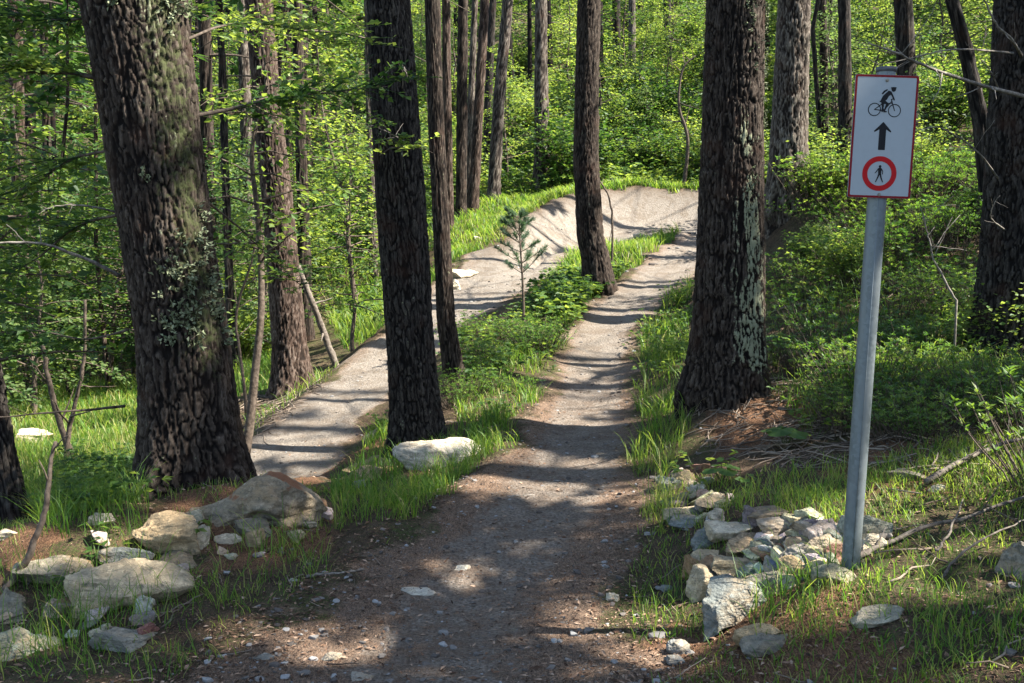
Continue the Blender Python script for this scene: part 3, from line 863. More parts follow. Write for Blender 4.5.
def leafy(t, ax, o, path, seed, n, leaf, span, f0=.15):
    """broad leaves along a thin limb, as a sub-part of the branch"""
    r = np.random.default_rng(seed + 900)
    g = Geo()
    m = n // 6
    L = np.linalg.norm(path[-1] - path[0])
    k = (f0 + (1 - f0) * r.uniform(0, 1, m)) * 25
    k = np.clip(k, 0, 24.9)
    b = np.stack([np.interp(k, range(26), path[:, a]) for a in range(3)], 1)
    d = unit(path[-1] - path[0]); side = unit(np.cross(d, [0, 0, 1.0]))
    for i in range(m):       # twig with a fan of six leaves
        s = r.choice([-1, 1]); tw = unit(d * .6 + side * s * r.uniform(.2, 1) + np.array([0, 0, r.uniform(-.35, .5)])); l = span * r.uniform(.25, 1)
        tt = np.linspace(0, 1, 4)[:, None]
        tube(g, b[i] + tw * l * tt + np.array([0, 0, -.12]) * l * tt ** 2 - ax.base, np.linspace(.003, .0012, 4), 4, .1, False)
        u = r.uniform(.3, 1.0, 6)
        p = b[i] + tw * (l * u)[:, None] + np.array([0, 0, -.12]) * (l * u ** 2)[:, None]
        sd = unit(np.cross(tw, [0, 0, 1.0]))
        dv = tw * .6 + sd * r.choice([-1, 1], 6)[:, None] * .8 + r.normal(0, .3, (6, 3))
        sz = leaf * r.uniform(.6, 1.3, 6)
        leaves(g, p - ax.base, dv, np.array([0, 0, 1.0]) + r.normal(0, .4, (6, 3)), sz, sz * .6, np.clip(r.normal(.55, .18, 6), 0, 1), .16)
    add_obj('leaves', g.mesh('leaves', M_LEAF, smooth=False), o)
SPR = [([(190, 117, 6.1), (240, 107, 6.3), (275, 96, 6.5), (330, 92, 6.7), (385, 86, 6.9)], .014, 560, .5, .2),
       ([(112, 82, 6.1), (70, 72, 6.0), (30, 68, 5.9), (-30, 55, 5.8)], .012, 420, .5, .2),
       ([(112, 150, 6.1), (70, 160, 6.2), (20, 190, 6.3), (-40, 200, 6.3)], .010, 480, .5, .15),
       ([(118, 215, 6.1), (80, 225, 6.3), (30, 262, 6.5), (-30, 280, 6.6)], .010, 420, .5, .15),
       ([(185, 40, 6.1), (230, 25, 6.5), (290, 30, 7.0), (340, 45, 7.4)], .010, 420, .5, .25),
       ([(100, 15, 6.1), (60, 20, 6.2), (0, 10, 6.3), (-50, 12, 6.4)], .010, 480, .5, .1),
       ([(128, 330, 6.2), (85, 340, 6.5), (35, 335, 6.9), (-20, 345, 7.2)], .008, 260, .4, .3),
       ([(205, 200, 6.2), (235, 225, 6.8), (265, 255, 7.4), (300, 290, 8.0)], .008, 260, .4, .35)]
for q_, (pts_, r0_, n_, sp_, f0_) in enumerate(SPR):
    o_, pa_ = branch_part(T1, A1, pts_, r0_, .003, M_TWIG, seed=30 + q_, twigs=4)
    leafy(T1, A1, o_, pa_, 30 + q_, n_, .058, sp_, f0_)
o_, pa_ = branch_part(T2, A2, [(380, 155, 7.8), (392, 148, 7.4), (408, 146, 7.3), (428, 143, 7.2)], .005, .002, M_TWIG, seed=44, twigs=3)
leafy(T2, A2, o_, pa_, 44, 90, .05, .16, .0)
o_, pa_ = branch_part(T2, A2, [(372, 120, 7.8), (380, 118, 7.4), (390, 130, 7.3), (396, 140, 7.2)], .005, .002, M_TWIG, seed=45, twigs=3)
leafy(T2, A2, o_, pa_, 45, 90, .05, .2, .0)

# lichen tufts hang on the bark of the mossy trunk
def tufts(t, ax, n, zlo, zhi, a0, a1, seed, size=0.03):
    r = np.random.default_rng(seed)
    g = Geo()
    z = r.uniform(zlo, zhi, n) + ax.base[2]
    a = np.radians(r.uniform(a0, a1, n))
    ok = fbm(np.cos(a) * 2, np.sin(a) * 2, z * 1.6, seed, 3) > 0.5
    z, a = z[ok], a[ok]
    c, rr = ax.at(z)
    nrm = np.stack([np.cos(a), np.sin(a), 0 * a], 1)
    p = c + nrm * (rr + 0.004)[:, None] - ax.base
    for k in range(7):
        d = nrm * 0.8 + r.normal(0, 0.7, p.shape)
        leaves(g, p + r.normal(0, size * .4, p.shape), d, r.normal(0, 1, p.shape), r.uniform(.5, 1.3, len(p)) * size, r.uniform(.3, .8, len(p)) * size, r.uniform(0, 1, len(p)), .4)
    add_obj('lichen_tufts', g.mesh('lichen_tufts', M_LICHEN, smooth=False), t)['kind'] = 'stuff'
_l = NT('lichen'); _t = _l.attr('tint')
M_LICHEN = _l.finish(_l.bsdf(_l.mix(_t, (0.06, 0.075, 0.035), (0.22, 0.24, 0.15)), 0.95, 0.1))
tufts(T1, A1, 900, 0.9, 3.9, -95, 0, 3, 0.034)
tufts(T6, A6, 260, 0.2, 3.0, -90, 10, 4, 0.02)

# trunks further back, one by one
r0_ = np.random.default_rng(17)
BACK = [
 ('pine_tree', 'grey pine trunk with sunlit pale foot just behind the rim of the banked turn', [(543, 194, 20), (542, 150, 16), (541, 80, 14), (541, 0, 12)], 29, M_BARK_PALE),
 ('pine_tree', 'pinkish pine trunk leaning right, behind the grassy rim left of the banked turn', [(493, 206, 13), (499, 100, 12), (508, 0, 11)], 27, M_BARK_PALE),
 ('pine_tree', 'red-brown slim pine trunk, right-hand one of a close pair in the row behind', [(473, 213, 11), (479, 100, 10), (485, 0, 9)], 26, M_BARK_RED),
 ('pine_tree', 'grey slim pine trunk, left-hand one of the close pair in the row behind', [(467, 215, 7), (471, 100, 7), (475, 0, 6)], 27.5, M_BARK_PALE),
 ('pine_tree', 'brown-grey straight pine trunk in the row, just right of the slim dark trunk', [(461, 218, 11), (462, 100, 11), (463, 0, 10)], 25, M_BARK),
 ('pine_tree', 'narrow reddish pine trunk half hidden behind the slim dark trunk', [(450, 237, 9), (447, 100, 9), (446, 0, 8)], 23, M_BARK_RED),
 ('pine_tree', 'thin dark pine trunk far back behind the red-brown pair', [(486, 150, 9), (489, 80, 8), (493, 0, 7)], 34, M_BARK_DARK),
 ('pine_tree', 'far pine trunk with lit foot on the hillside right of the curved-foot pine', [(632, 88, 8), (632, 0, 7)], 44, M_BARK_PALE),
 ('pine_tree', 'far dark pine trunk next to the curved-foot pine, half hidden in leaves', [(617, 78, 8), (616, 0, 8)], 46, M_BARK_DARK),
 ('pine_tree', 'dull grey pine trunk among the leaves just right of the massive leaning pine', [(212, 262, 14), (207, 120, 13), (204, 0, 12)], 21, M_BARK),
 ('pine_tree', 'grey trunk close to the upper left side of the reddish pine', [(250, 262, 13), (246, 120, 12), (242, 0, 11)], 24, M_BARK_PALE),
 ('pine_tree', 'thin brown trunk at the top, just right of the reddish pine', [(291, 240, 8), (289, 100, 8), (287, 0, 7)], 30, M_BARK_RED),
 ('pine_tree', 'brown trunk at the top, midway between the reddish pine and the tall dark pine', [(312, 230, 10), (306, 100, 9), (302, 0, 9)], 30, M_BARK),
 ('pine_tree', 'red-barked trunk among boughs near the upper left corner', [(22, 330, 16), (18, 150, 14), (15, 0, 13)], 20, M_BARK_RED),
 ('pine_tree', 'slim trunk among boughs between the corner trunk and the massive leaning pine', [(52, 330, 9), (47, 150, 8), (43, 0, 7)], 24, M_BARK),
 ('pine_tree', 'dark trunk behind the sign, above its right edge', [(912, 165, 20), (907, 80, 19), (903, 0, 18)], 15, M_BARK_DARK),
 ('pine_tree', 'crooked dark trunk leaning left, between the sign and the shaded edge pine', [(992, 210, 17), (981, 120, 15), (966, 50, 14), (952, 0, 13)], 10.5, M_BARK_DARK),
 ('pine_tree', 'straight dark trunk close to the upper left side of the sign', [(846, 140, 14), (845, 70, 13), (844, 0, 12)], 18, M_BARK_DARK),
 ('pine_tree', 'pale thin trunk behind the lower trail beside the leaning dead stem', [(306, 322, 15), (304, 240, 13), (300, 120, 11), (297, 0, 10)], 18, M_BARK),
 ('pine_tree', 'pale trunk seen just left of the tall dark pine above the lower trail', [(374, 300, 9), (371, 180, 8), (368, 0, 8)], 22, M_BARK_PALE),
 ('pine_tree', 'far dark trunk on the hillside between the curved-foot pine and the lichen pine', [(668, 80, 8), (667, 0, 8)], 47, M_BARK_DARK),
 ('pine_tree', 'dark trunk right behind the sunlit pale pine, on its right', [(826, 135, 9), (824, 60, 8), (822, 0, 8)], 24, M_BARK),
 ('pine_tree', 'thin dark trunk low in the leaves left of the reddish pine', [(238, 372, 11), (230, 300, 9), (226, 200, 8), (222, 60, 7)], 16, M_BARK_DARK),
]
for i, (nm, lab, pts, Y, mat) in enumerate(BACK):
    pine(nm, lab, pts, Y, 13 + (i * 37 % 6) + Y * 0.12, mat, 1, None, 40 + i, 0.23 * Y + 1.0, 2.1, 26, 20, 0.35, 0.03, card=0.32)

for i in range(26):
    Y = r0_.uniform(17, 36); px = r0_.uniform(-40, 440) if i % 3 else r0_.uniform(770, 1040)
    X = (px - 512) / F * Y
    if near_line(LINE_B, np.array([X]), np.array([Y]))[0][0] < 1.5: continue
    py = project(np.array([X, Y, H(X, Y)[0]]))[1][0]
    w = r0_.uniform(.07, .15) * F / Y
    pine('pine_tree', 'slender dark young pine among the leafy thicket, its trunk no thicker than an arm', [(px, py, w), (px + r0_.normal(0, 10), py - 150, w * .9), (px + r0_.normal(0, 14), py - 300, w * .8)], Y,
         r0_.uniform(9, 13), [M_BARK_DARK, M_BARK, M_BARK_RED][i % 3], 1, 'slender young pines in the thicket', 500 + i, .22 * Y + 1.5, 1.5, 20, 16, .2, .01, card=.3)

# the wood up the hillside: many trunks that nothing tells apart
r_ = np.random.default_rng(5)
k = 0
while k < 64:
    Y = r_.uniform(31, 84) if k % 3 else r_.uniform(30, 48); X = r_.uniform(-0.56, 0.58) * Y
    px, py, _ = project(np.array([X, Y, H(X, Y)[0]]))
    if 520 < px[0] < 720 and Y < 40: continue
    w = r_.uniform(0.20, 0.36) * F / Y
    pine('pine_tree', 'thin pine with low green boughs in the dense wood on the far hillside', [(px[0], py[0], w), (px[0] + r_.normal(0, 4), py[0] - 90, w * .85)], Y,
         r_.uniform(13, 20), [M_BARK, M_BARK_RED, M_BARK_DARK][k % 3], 0, 'pines of the wood on the far hillside', 200 + k, r_.uniform(2.0, 5.0), 2.4, 28, 18, 0.3, 0.0, card=0.42)
    k += 1
# unseen pines of the same wood, added beside the camera to shade the trail
for i, (X, Y) in enumerate(((6.4, 2.4), (8.2, 5.2), (5.6, -1.6), (10.5, 1.0), (9.4, 8.6), (12.5, 4.8), (7.6, -4.5), (13, 9.5), (12.2, -2.2), (15.5, 2), (14, 14), (17, 7),
                          (10.5, 12.5), (19, 12), (16, 20), (21, 18), (13.5, 25), (20, 27), (-7.5, 3.5), (-9.5, 9), (-12, 13), (-6, -3), (18, -3), (-14, 20), (25, 24))):
    z = H(X, Y)[0]
    ax = Axis([np.array([X, Y, z]), np.array([X + r_.normal(0, .1), Y, z + 3.0])], [0.24, 0.21], r_.uniform(15, 20))
    t = empty('pine_tree', (X, Y, z), 'unseen pine of the same wood, added beside the camera for its shade', 'tree', 'unseen pines added beside the camera')
    add_obj('trunk', trunk_mesh('trunk', ax, M_BARK, 300 + i, 1, z + 4, 0.3, 0.03), t)
    add_obj('crown', crown(ax, 330 + i, r_.uniform(4.0, 5.5), 42, 3.0, 46 if Y < 6.5 and X > 0 else 28, 0.30), t)
# ---------------------------------------------------------------- grass, herbs and litter (nobody could count them)
def sample_poly(poly, dens, r, clump=None, off_trail=0.35, yfall=None):
    w = ghp(poly); a = np.array(w)
    lo, hi = a.min(0), a.max(0)
    n = int(min((hi - lo).prod() * dens, 400000))
    x, y = r.uniform(lo[0], hi[0], n), r.uniform(lo[1], hi[1], n)
    k = in_poly(x, y, w)
    sd = None
    x, y = x[k], y[k]
    if clump:
        f, c = clump
        k = fbm(x * f, y * f, 0, 31, 3) + r.normal(0, 0.05, len(x)) > c
        x, y = x[k], y[k]
    k = trail_at(x, y) < off_trail
    return x[k], y[k]

def blades(g, x, y, hmin, hmax, r, dry=0.06, lean=0.62, wmin=0.0045):
    n = len(x)
    if not n: return
    z = H(x, y)
    hh = r.uniform(hmin, hmax, n) * (0.65 + 0.7 * fbm(x * 1.7, y * 1.7, 0, 41, 2))
    w = np.maximum(wmin, 0.00085 * y) * r.uniform(0.7, 1.3, n)
    az = r.uniform(0, 6.283, n)
    ld = np.stack([np.cos(az), np.sin(az), 0 * az], 1) * (hh * r.uniform(0.1, 1.0, n) * lean * 2)[:, None]
    fa = az + r.normal(1.57, 0.5, n)
    sd = np.stack([np.cos(fa), np.sin(fa), 0 * fa], 1) * (w * 0.5)[:, None]
    b = np.stack([x, y, z - 0.01], 1)
    up = np.array([0, 0, 1.0])
    p = [b, b + ld * 0.18 + up * (hh * 0.42)[:, None], b + ld * 0.55 + up * (hh * 0.78)[:, None], b + ld + up * (hh * 0.95)[:, None]]
    v = np.stack([p[0] - sd, p[0] + sd, p[1] - sd * .85, p[1] + sd * .85, p[2] - sd * .55, p[2] + sd * .55, p[3]], 1).reshape(-1, 3)
    o = np.arange(n)[:, None] * 7
    q = np.vstack([o + np.array([0, 1, 3, 2]), o + np.array([2, 3, 5, 4])])
    t = o + np.array([4, 5, 6])
    val = np.clip(0.15 + 0.7 * fbm(x * 0.9, y * 0.9, 0, 51, 3) + r.normal(0, 0.20, n) - 0.10, 0, 0.85)
    val = np.where(r.uniform(size=n) < dry, 1.0, val)
    v0 = g.n
    g.add(v, q, None, np.concatenate([val, val]))
    g.t.append(t + v0); g.at.append(val)

rg = np.random.default_rng(77)
g = Geo()
GR = [  # polygon in the photograph, blades per square metre, height, clumping, share of dry blades
 ([(395, 470), (450, 478), (540, 445), (548, 385), (595, 335), (630, 285), (600, 268), (565, 290), (530, 330), (460, 385), (455, 430), (395, 458)], 800, .05, .20, (1.8, .42), .10),
 ([(330, 492), (480, 462), (482, 488), (410, 520), (335, 535)], 1800, .05, .19, (2.4, .44), .10),
 ([(470, 470), (540, 440), (545, 400), (500, 400), (470, 430)], 1100, .07, .25, (1.8, .43), .10),
 ([(630, 390), (690, 380), (690, 430), (665, 480), (690, 525), (640, 545), (612, 525), (628, 450)], 1200, .06, .28, (2.0, .47), .12),
 ([(770, 500), (850, 480), (1060, 430), (1060, 640), (900, 700), (760, 700), (800, 600), (850, 575), (770, 560)], 2300, .03, .11, (1.9, .44), .2),
 ([(690, 490), (760, 480), (850, 470), (850, 500), (760, 515), (700, 520)], 1300, .05, .15, (1.7, .44), .1),
 ([(640, 600), (700, 560), (720, 640), (660, 660)], 900, .05, .16, (2.2, .52), .1),
 ([(740, 600), (840, 570), (850, 660), (760, 690)], 1400, .08, .22, (1.8, .44), .08),
 ([(425, 300), (440, 235), (500, 195), (560, 188), (702, 181), (702, 193), (590, 194), (550, 204), (520, 223), (492, 257), (462, 276), (445, 295)], 420, .07, .26, (1.0, .36), .12),
 ([(540, 275), (600, 250), (692, 231), (692, 247), (640, 266), (612, 284), (570, 305)], 420, .10, .28, (.9, .36), .08),
 ([(0, 400), (150, 382), (150, 450), (60, 490), (0, 490)], 420, .10, .26, None, .30),
 ([(228, 350), (280, 350), (280, 395), (235, 402)], 300, .12, .3, None, .05),
 ([(325, 300), (402, 262), (402, 325), (345, 352)], 160, .15, .32, None, .06),
 ([(30, 495), (150, 500), (150, 535), (40, 540)], 900, .10, .30, (1.6, .40), .05),
 ([(-40, 590), (120, 560), (300, 540), (330, 575), (230, 610), (100, 660), (-40, 690)], 900, .06, .22, (2.6, .54), .10),
 ([(370, 440), (402, 430), (402, 485), (335, 490)], 700, .08, .24, (1.6, .40), .05),
 ([(640, 340), (690, 270), (690, 380), (640, 385)], 420, .10, .28, (1.2, .42), .08),
 ([(770, 400), (870, 330), (1040, 300), (1040, 430), (870, 440)], 500, .10, .30, (1.3, .50), .12),
 ([(760, 330), (880, 250), (1040, 220), (1040, 300), (860, 340)], 150, .12, .32, (.8, .44), .12),
 ([(400, 340), (440, 300), (450, 330), (400, 390)], 250, .12, .28, None, .06),
 ([(230, 400), (300, 385), (380, 350), (390, 345), (300, 410), (245, 440)], 220, .06, .2, (1.2, .5), .1),
 ([(-60, 480), (330, 490), (330, 560), (200, 690), (-60, 690)], 800, .02, .09, (3.0, .40), .2),
 ([(620, 480), (860, 470), (1060, 420), (1060, 700), (640, 700)], 1300, .02, .085, (3.0, .36), .22),
 ([(400, 520), (560, 440), (640, 440), (640, 520), (660, 600), (360, 570)], 160, .02, .08, (3.0, .5), .2),
 ([(520, 212), (545, 199), (585, 186), (640, 181), (705, 180), (705, 191.5), (640, 188.6), (590, 192.5), (552, 203), (525, 219)], 700, .08, .28, (1.4, .36), .12),
 ([(1050, 420), (1500, 400), (1500, 700), (1050, 700)], 500, .03, .14, (1.7, .40), .2),
 ([(-450, 480), (-40, 480), (-40, 700), (-450, 700)], 350, .04, .2, (1.7, .42), .2),
 ([(250, 250), (440, 200), (440, 290), (330, 300)], 45, .15, .35, (.5, .42), .08),
]
for poly, dens, h0, h1, cl, dry in GR:
    x, y = sample_poly(poly, dens, rg, cl)
    blades(g, x, y, h0, h1, rg, dry)
tag(add_obj('grass', g.mesh('grass', M_GRASS)), 'fresh green grass growing in tufts along the trail edges and on the banks', 'grass', kind='stuff')

def herbs(g, x, y, hmin, hmax, size, r, per=4, flat=0.8):
    n = len(x)
    if not n: return
    z = H(x, y)
    base = np.stack([x, y, z], 1)
    pv = np.clip(0.2 + 0.7 * fbm(x * 0.7, y * 0.7, 0, 61, 3) + r.normal(0, .12, n) - .1, 0, 1)
    hp = r.uniform(hmin, hmax, n)
    for k in range(per):
        az = r.uniform(0, 6.283, n)
        out = np.stack([np.cos(az), np.sin(az), 0 * az], 1)
        tip = base + out * (hp * r.uniform(.2, .8, n))[:, None] + np.array([0, 0, 1.0]) * (hp * r.uniform(.55, 1.0, n))[:, None]
        leaves(g, base, tip - base, out + 0.01, np.linalg.norm(tip - base, axis=1), np.maximum(0.003, 0.0006 * y), pv * 0.5, 0)
        s = size * r.uniform(.6, 1.3, n) * np.maximum(1, y / 16)
        nrm = np.array([0, 0, 1.0]) * flat + r.normal(0, .35, (n, 3))
        for da in (-.75, 0, .75):
            o2 = np.stack([np.cos(az + da), np.sin(az + da), r.uniform(-.4, .25, n)], 1)
            leaves(g, tip, o2, nrm, s, s * .58, np.clip(pv + r.normal(0, .1, n), 0, 1), .18)

g = Geo()
HB = [
 ([(65, 452), (150, 448), (152, 508), (45, 522)], 90, .06, .22, .06, (1.5, .35)),
 ([(450, 335), (500, 322), (590, 272), (624, 280), (600, 322), (540, 352), (480, 402), (455, 402)], 60, .08, .30, .06, (1.2, .38)),
 ([(535, 305), (562, 283), (622, 280), (606, 322), (560, 335)], 150, .12, .36, .095, None),
 ([(480, 440), (545, 400), (600, 340), (560, 320), (500, 390)], 40, .06, .2, .05, (1.4, .45)),
 ([(640, 340), (690, 262), (700, 390), (640, 385)], 60, .08, .30, .05, (1.2, .38)),
 ([(755, 330), (760, 225), (880, 190), (1045, 160), (1045, 330), (860, 345)], 34, .10, .40, .055, (.9, .38)),
 ([(765, 400), (860, 335), (1045, 310), (1045, 440), (880, 445), (800, 440)], 60, .08, .28, .045, (1.2, .42)),
 ([(660, 470), (760, 470), (800, 495), (690, 500)], 60, .05, .16, .05, (1.6, .48)),
 ([(250, 420), (300, 400), (385, 345), (392, 352), (300, 420), (255, 455)], 40, .05, .2, .05, (1.4, .45)),
 ([(90, 545), (220, 530), (250, 560), (150, 590), (60, 600)], 40, .04, .14, .05, (2.2, .52)),
 ([(380, 430), (400, 420), (400, 460), (375, 470)], 60, .05, .18, .05, None),
 ([(740, 180), (880, 110), (1040, 80), (1040, 190), (880, 200)], 9, .15, .5, .07, None),
 ([(600, 188), (600, 165), (760, 140), (760, 200)], 16, .2, .6, .08, None),
 ([(1040, 140), (1500, 140), (1500, 430), (1040, 430)], 12, .1, .45, .06, None),
 ([(-450, 360), (-30, 360), (-30, 480), (-450, 480)], 6, .1, .4, .06, None),
 ([(-30, 340), (230, 330), (230, 400), (-30, 400)], 6, .15, .5, .08, (.5, .42)),
 ([(240, 230), (440, 215), (440, 300), (240, 340)], 5, .15, .6, .08, (.5, .42)),
]
for poly, dens, h0, h1, s_, cl in HB:
    x, y = sample_poly(poly, dens, rg, cl)
    herbs(g, x, y, h0, h1, s_, rg)
n = 26000
y = rg.uniform(23, 88, n); x = rg.uniform(-.62, .62, n) * y
k = fbm(x * .3, y * .3, 0, 71, 3) > .40
k &= ~((np.abs(x - 2.5) < 6.5) & (y < 27.5))
herbs(g, x[k], y[k], .2, .9, .085, rg, 4)
tag(add_obj('ground_cover', g.mesh('ground_cover', M_LEAF, smooth=False)), 'low leafy herbs carpeting the banks and the hillside between the trees', 'undergrowth', kind='stuff')

# twigs, needles and chips lying about
g = Geo()
TW = [([(770, 330), (880, 240), (1040, 220), (1040, 400), (860, 420)], 16, .15, .6), ([(690, 398), (775, 380), (860, 440), (1000, 430), (960, 480), (800, 470), (700, 450)], 170, .08, .35), ([(235, 405), (300, 375), (320, 385), (262, 440)], 110, .1, .5),
      ([(430, 430), (480, 400), (490, 430), (450, 450)], 60, .08, .35), ([(860, 440), (1040, 380), (1040, 690), (900, 690)], 14, .05, .3),
      ([(130, 560), (420, 560), (330, 690), (120, 690)], 22, .03, .14), ([(600, 560), (700, 560), (800, 690), (600, 690)], 30, .03, .16), ([(200, 470), (330, 480), (330, 540), (200, 560)], 25, .04, .16),
      ([(-20, 590), (120, 600), (100, 650), (-20, 640)], 60, .05, .25)]
for poly, dens, l0, l1 in TW:
    x, y = sample_poly(poly, dens, rg, None, 2.0)
    for a, b in zip(x, y):
        l = rg.uniform(l0, l1); az = rg.uniform(0, 6.28)
        t = np.linspace(-.5, .5, 5)
        px_, py_ = a + np.cos(az) * l * t + rg.normal(0, .05 * l, 5), b + np.sin(az) * l * t + rg.normal(0, .05 * l, 5)
        zz = H(px_, py_)
        e = zz[0] + (zz[-1] - zz[0]) * (t + .5)
        z = np.maximum(zz + .004, e * .5 + zz * .5 + .004) + rg.uniform(0, .05) * (t + .5)
        rr = l * rg.uniform(.008, .018) + .0015
        tube(g, np.stack([px_, py_, z], 1), np.linspace(rr, rr * .5, 5), 4, rg.uniform())
_l = NT('dry_twigs'); _t = _l.attr('tint')
M_DRY = _l.finish(_l.bsdf(_l.mix(_t, (0.06, 0.042, 0.03), (0.25, 0.20, 0.155)), 0.9, 0.15))
tag(add_obj('twig_litter', g.mesh('twig_litter', M_DRY)), 'dry twigs and needles lying scattered on the banks and beside the trunks', 'litter', kind='stuff')

# ---------------------------------------------------------------- saplings, bushes and shrubs
def make_sapling(seed, height, nb, leaf, per, start=0.22, reach=0.30, cat='tree', bend=0.12):
    r = np.random.default_rng(seed)
    gs, gl = Geo(), Geo()
    n = 10
    pts = np.zeros((n, 3)); pts[:, 2] = np.linspace(-0.1, height, n)
    pts[1:, :2] = np.cumsum(r.normal(0, bend * height / n, (n - 1, 2)), 0)
    sm = smooth_path(pts, 24)
    rad = np.linspace(0.011 * height ** 0.9 + .006, 0.004, 24)
    tube(gs, sm, rad, 7, .4)
    for i in range(nb):
        f = start + (1 - start) * (i + r.uniform(0, 1)) / nb
        k = min(int(f * 23), 22)
        az = i * 2.4 + r.normal(0, .4)
        ln = height * reach * (1.15 - .8 * f) * r.uniform(.6, 1.25) + .12
        d = np.array([math.cos(az), math.sin(az), r.uniform(.0, .55)])
        t = np.linspace(0, 1, 6)[:, None]
        bp = sm[k] + d * ln * t + np.array([0, 0, -1]) * ln * .25 * t ** 2 + np.cumsum(r.normal(0, .025 * ln, (6, 3)), 0)
        tube(gs, bp, np.linspace(rad[k] * .5, .002, 6), 4, .5, False)
        m = int(per * (ln / (height * reach)) + 4)
        tt = r.uniform(.18, 1.02, m)
        side = np.array([-math.sin(az), math.cos(az), 0])
        b = np.stack([np.interp(tt, t[:, 0], bp[:, a]) for a in range(3)], 1)
        off = r.normal(0, 1, m) * ln * .22 * (1.25 - tt)
        b = b + side * off[:, None] + np.array([0, 0, 1]) * (r.normal(0, .035, m) * height * .35 - np.abs(off) * .12)[:, None]
        dv = np.array([math.cos(az), math.sin(az), 0]) * .6 + side * np.sign(off)[:, None] * .8 + r.normal(0, .35, (m, 3)) + np.array([0, 0, -.15])
        nr_ = np.array([0, 0, 1.0]) + r.normal(0, .42, (m, 3))
        s = leaf * r.uniform(.6, 1.3, m)
        leaves(gl, b, dv, nr_, s, s * .62, np.clip(r.normal(r.uniform(.3, .65), .16, m), 0, 1), .16)
    return gs.mesh('stem', M_TWIG), gl.mesh('foliage', M_LEAF, smooth=False)

def proto(name, parts, label, cat, group):
    t = empty(name, (0, 0, 0), label, cat, group)
    for nm, me in parts: add_obj(nm, me, t)
    return t
USED = {}
def place(pr, key, loc, rot, scale, label, group, tilt=0.0):
    if key not in USED:
        USED[key] = 1; o = pr
    else:
        o = copy_tree(pr)
    o.location = loc
    o.rotation_euler = (tilt * math.cos(rot * 3), tilt * math.sin(rot * 5), rot)
    o.scale = (scale, scale, scale)
    o['label'] = label
    if group: o['group'] = group
    elif 'group' in o: del o['group']
    return o

SAP = []
M_SPRUCE = leaf_mat('dull_leaf', [(.020, .048, .018), (.045, .09, .026), (.11, .15, .05)], [(.06, .14, .03), (.24, .34, .08)], .4, .6)
for i, (h, nb, lf, per) in enumerate(((5.2, 46, .10, 74), (4.2, 40, .09, 70), (3.2, 34, .08, 56), (6.2, 54, .115, 80), (2.4, 26, .07, 46), (4.8, 40, .11, 62), (4.6, 30, .075, 80))):
    a, b = make_sapling(600 + i, h, nb, lf, per, .22 if i < 6 else .46)
    if i in (1, 4):
        b.materials[0] = M_SPRUCE
    SAP.append((h, proto('leafy_sapling', (('stem', a), ('foliage', b)), '', 'sapling', '')))
def make_bush(seed, h, n_st, per, leaf, mat, spread=.8):
    r = np.random.default_rng(seed)
    gs, gl = Geo(), Geo()
    for i in range(n_st):
        az, l = r.uniform(0, 6.283), h * r.uniform(.6, 1.15)
        out = r.uniform(.1, 1.0) * spread
        t = np.linspace(0, 1, 6)[:, None]
        d = np.array([math.cos(az) * out, math.sin(az) * out, 1.0])
        pts = np.array([math.cos(az), math.sin(az), 0]) * .06 * h * r.uniform() + d * l * t * [[1, 1, .9]] - np.array([0, 0, .3]) * l * out * t ** 2 + np.cumsum(r.normal(0, .02 * l, (6, 3)), 0)
        pts[0, 2] = -.06
        tube(gs, pts, np.linspace(.007 * h + .003, .002, 6), 4, .4, False)
        m = per
        tt = r.uniform(.25, 1.03, m)
        b = np.stack([np.interp(tt, t[:, 0], pts[:, a]) for a in range(3)], 1) + r.normal(0, .10 * h, (m, 3)) * (1.1 - .5 * tt)[:, None]
        b[:, 2] = np.maximum(b[:, 2], .03)
        az2 = r.uniform(0, 6.283, m)
        dv = np.stack([np.cos(az2), np.sin(az2), r.uniform(-.5, .5, m)], 1)
        s = leaf * r.uniform(.6, 1.3, m)
        leaves(gl, b, dv, np.array([0, 0, 1.0]) + r.normal(0, .5, (m, 3)), s, s * .6, np.clip(r.normal(r.uniform(.3, .65), .15, m), 0, 1), .16)
    return gs.mesh('stems', M_TWIG), gl.mesh('foliage', mat, smooth=False)
BUSH = []
for i, (h, ns, per, lf) in enumerate(((1.5, 34, 75, .105), (1.1, 28, 66, .085), (2.2, 40, 85, .12), (1.8, 36, 75, .10))):
    a, b = make_bush(640 + i, h, ns, per, lf, M_SPRUCE if i == 1 else M_LEAF)
    BUSH.append((h, proto('bush', (('stems', a), ('foliage', b)), '', 'bush', '')))
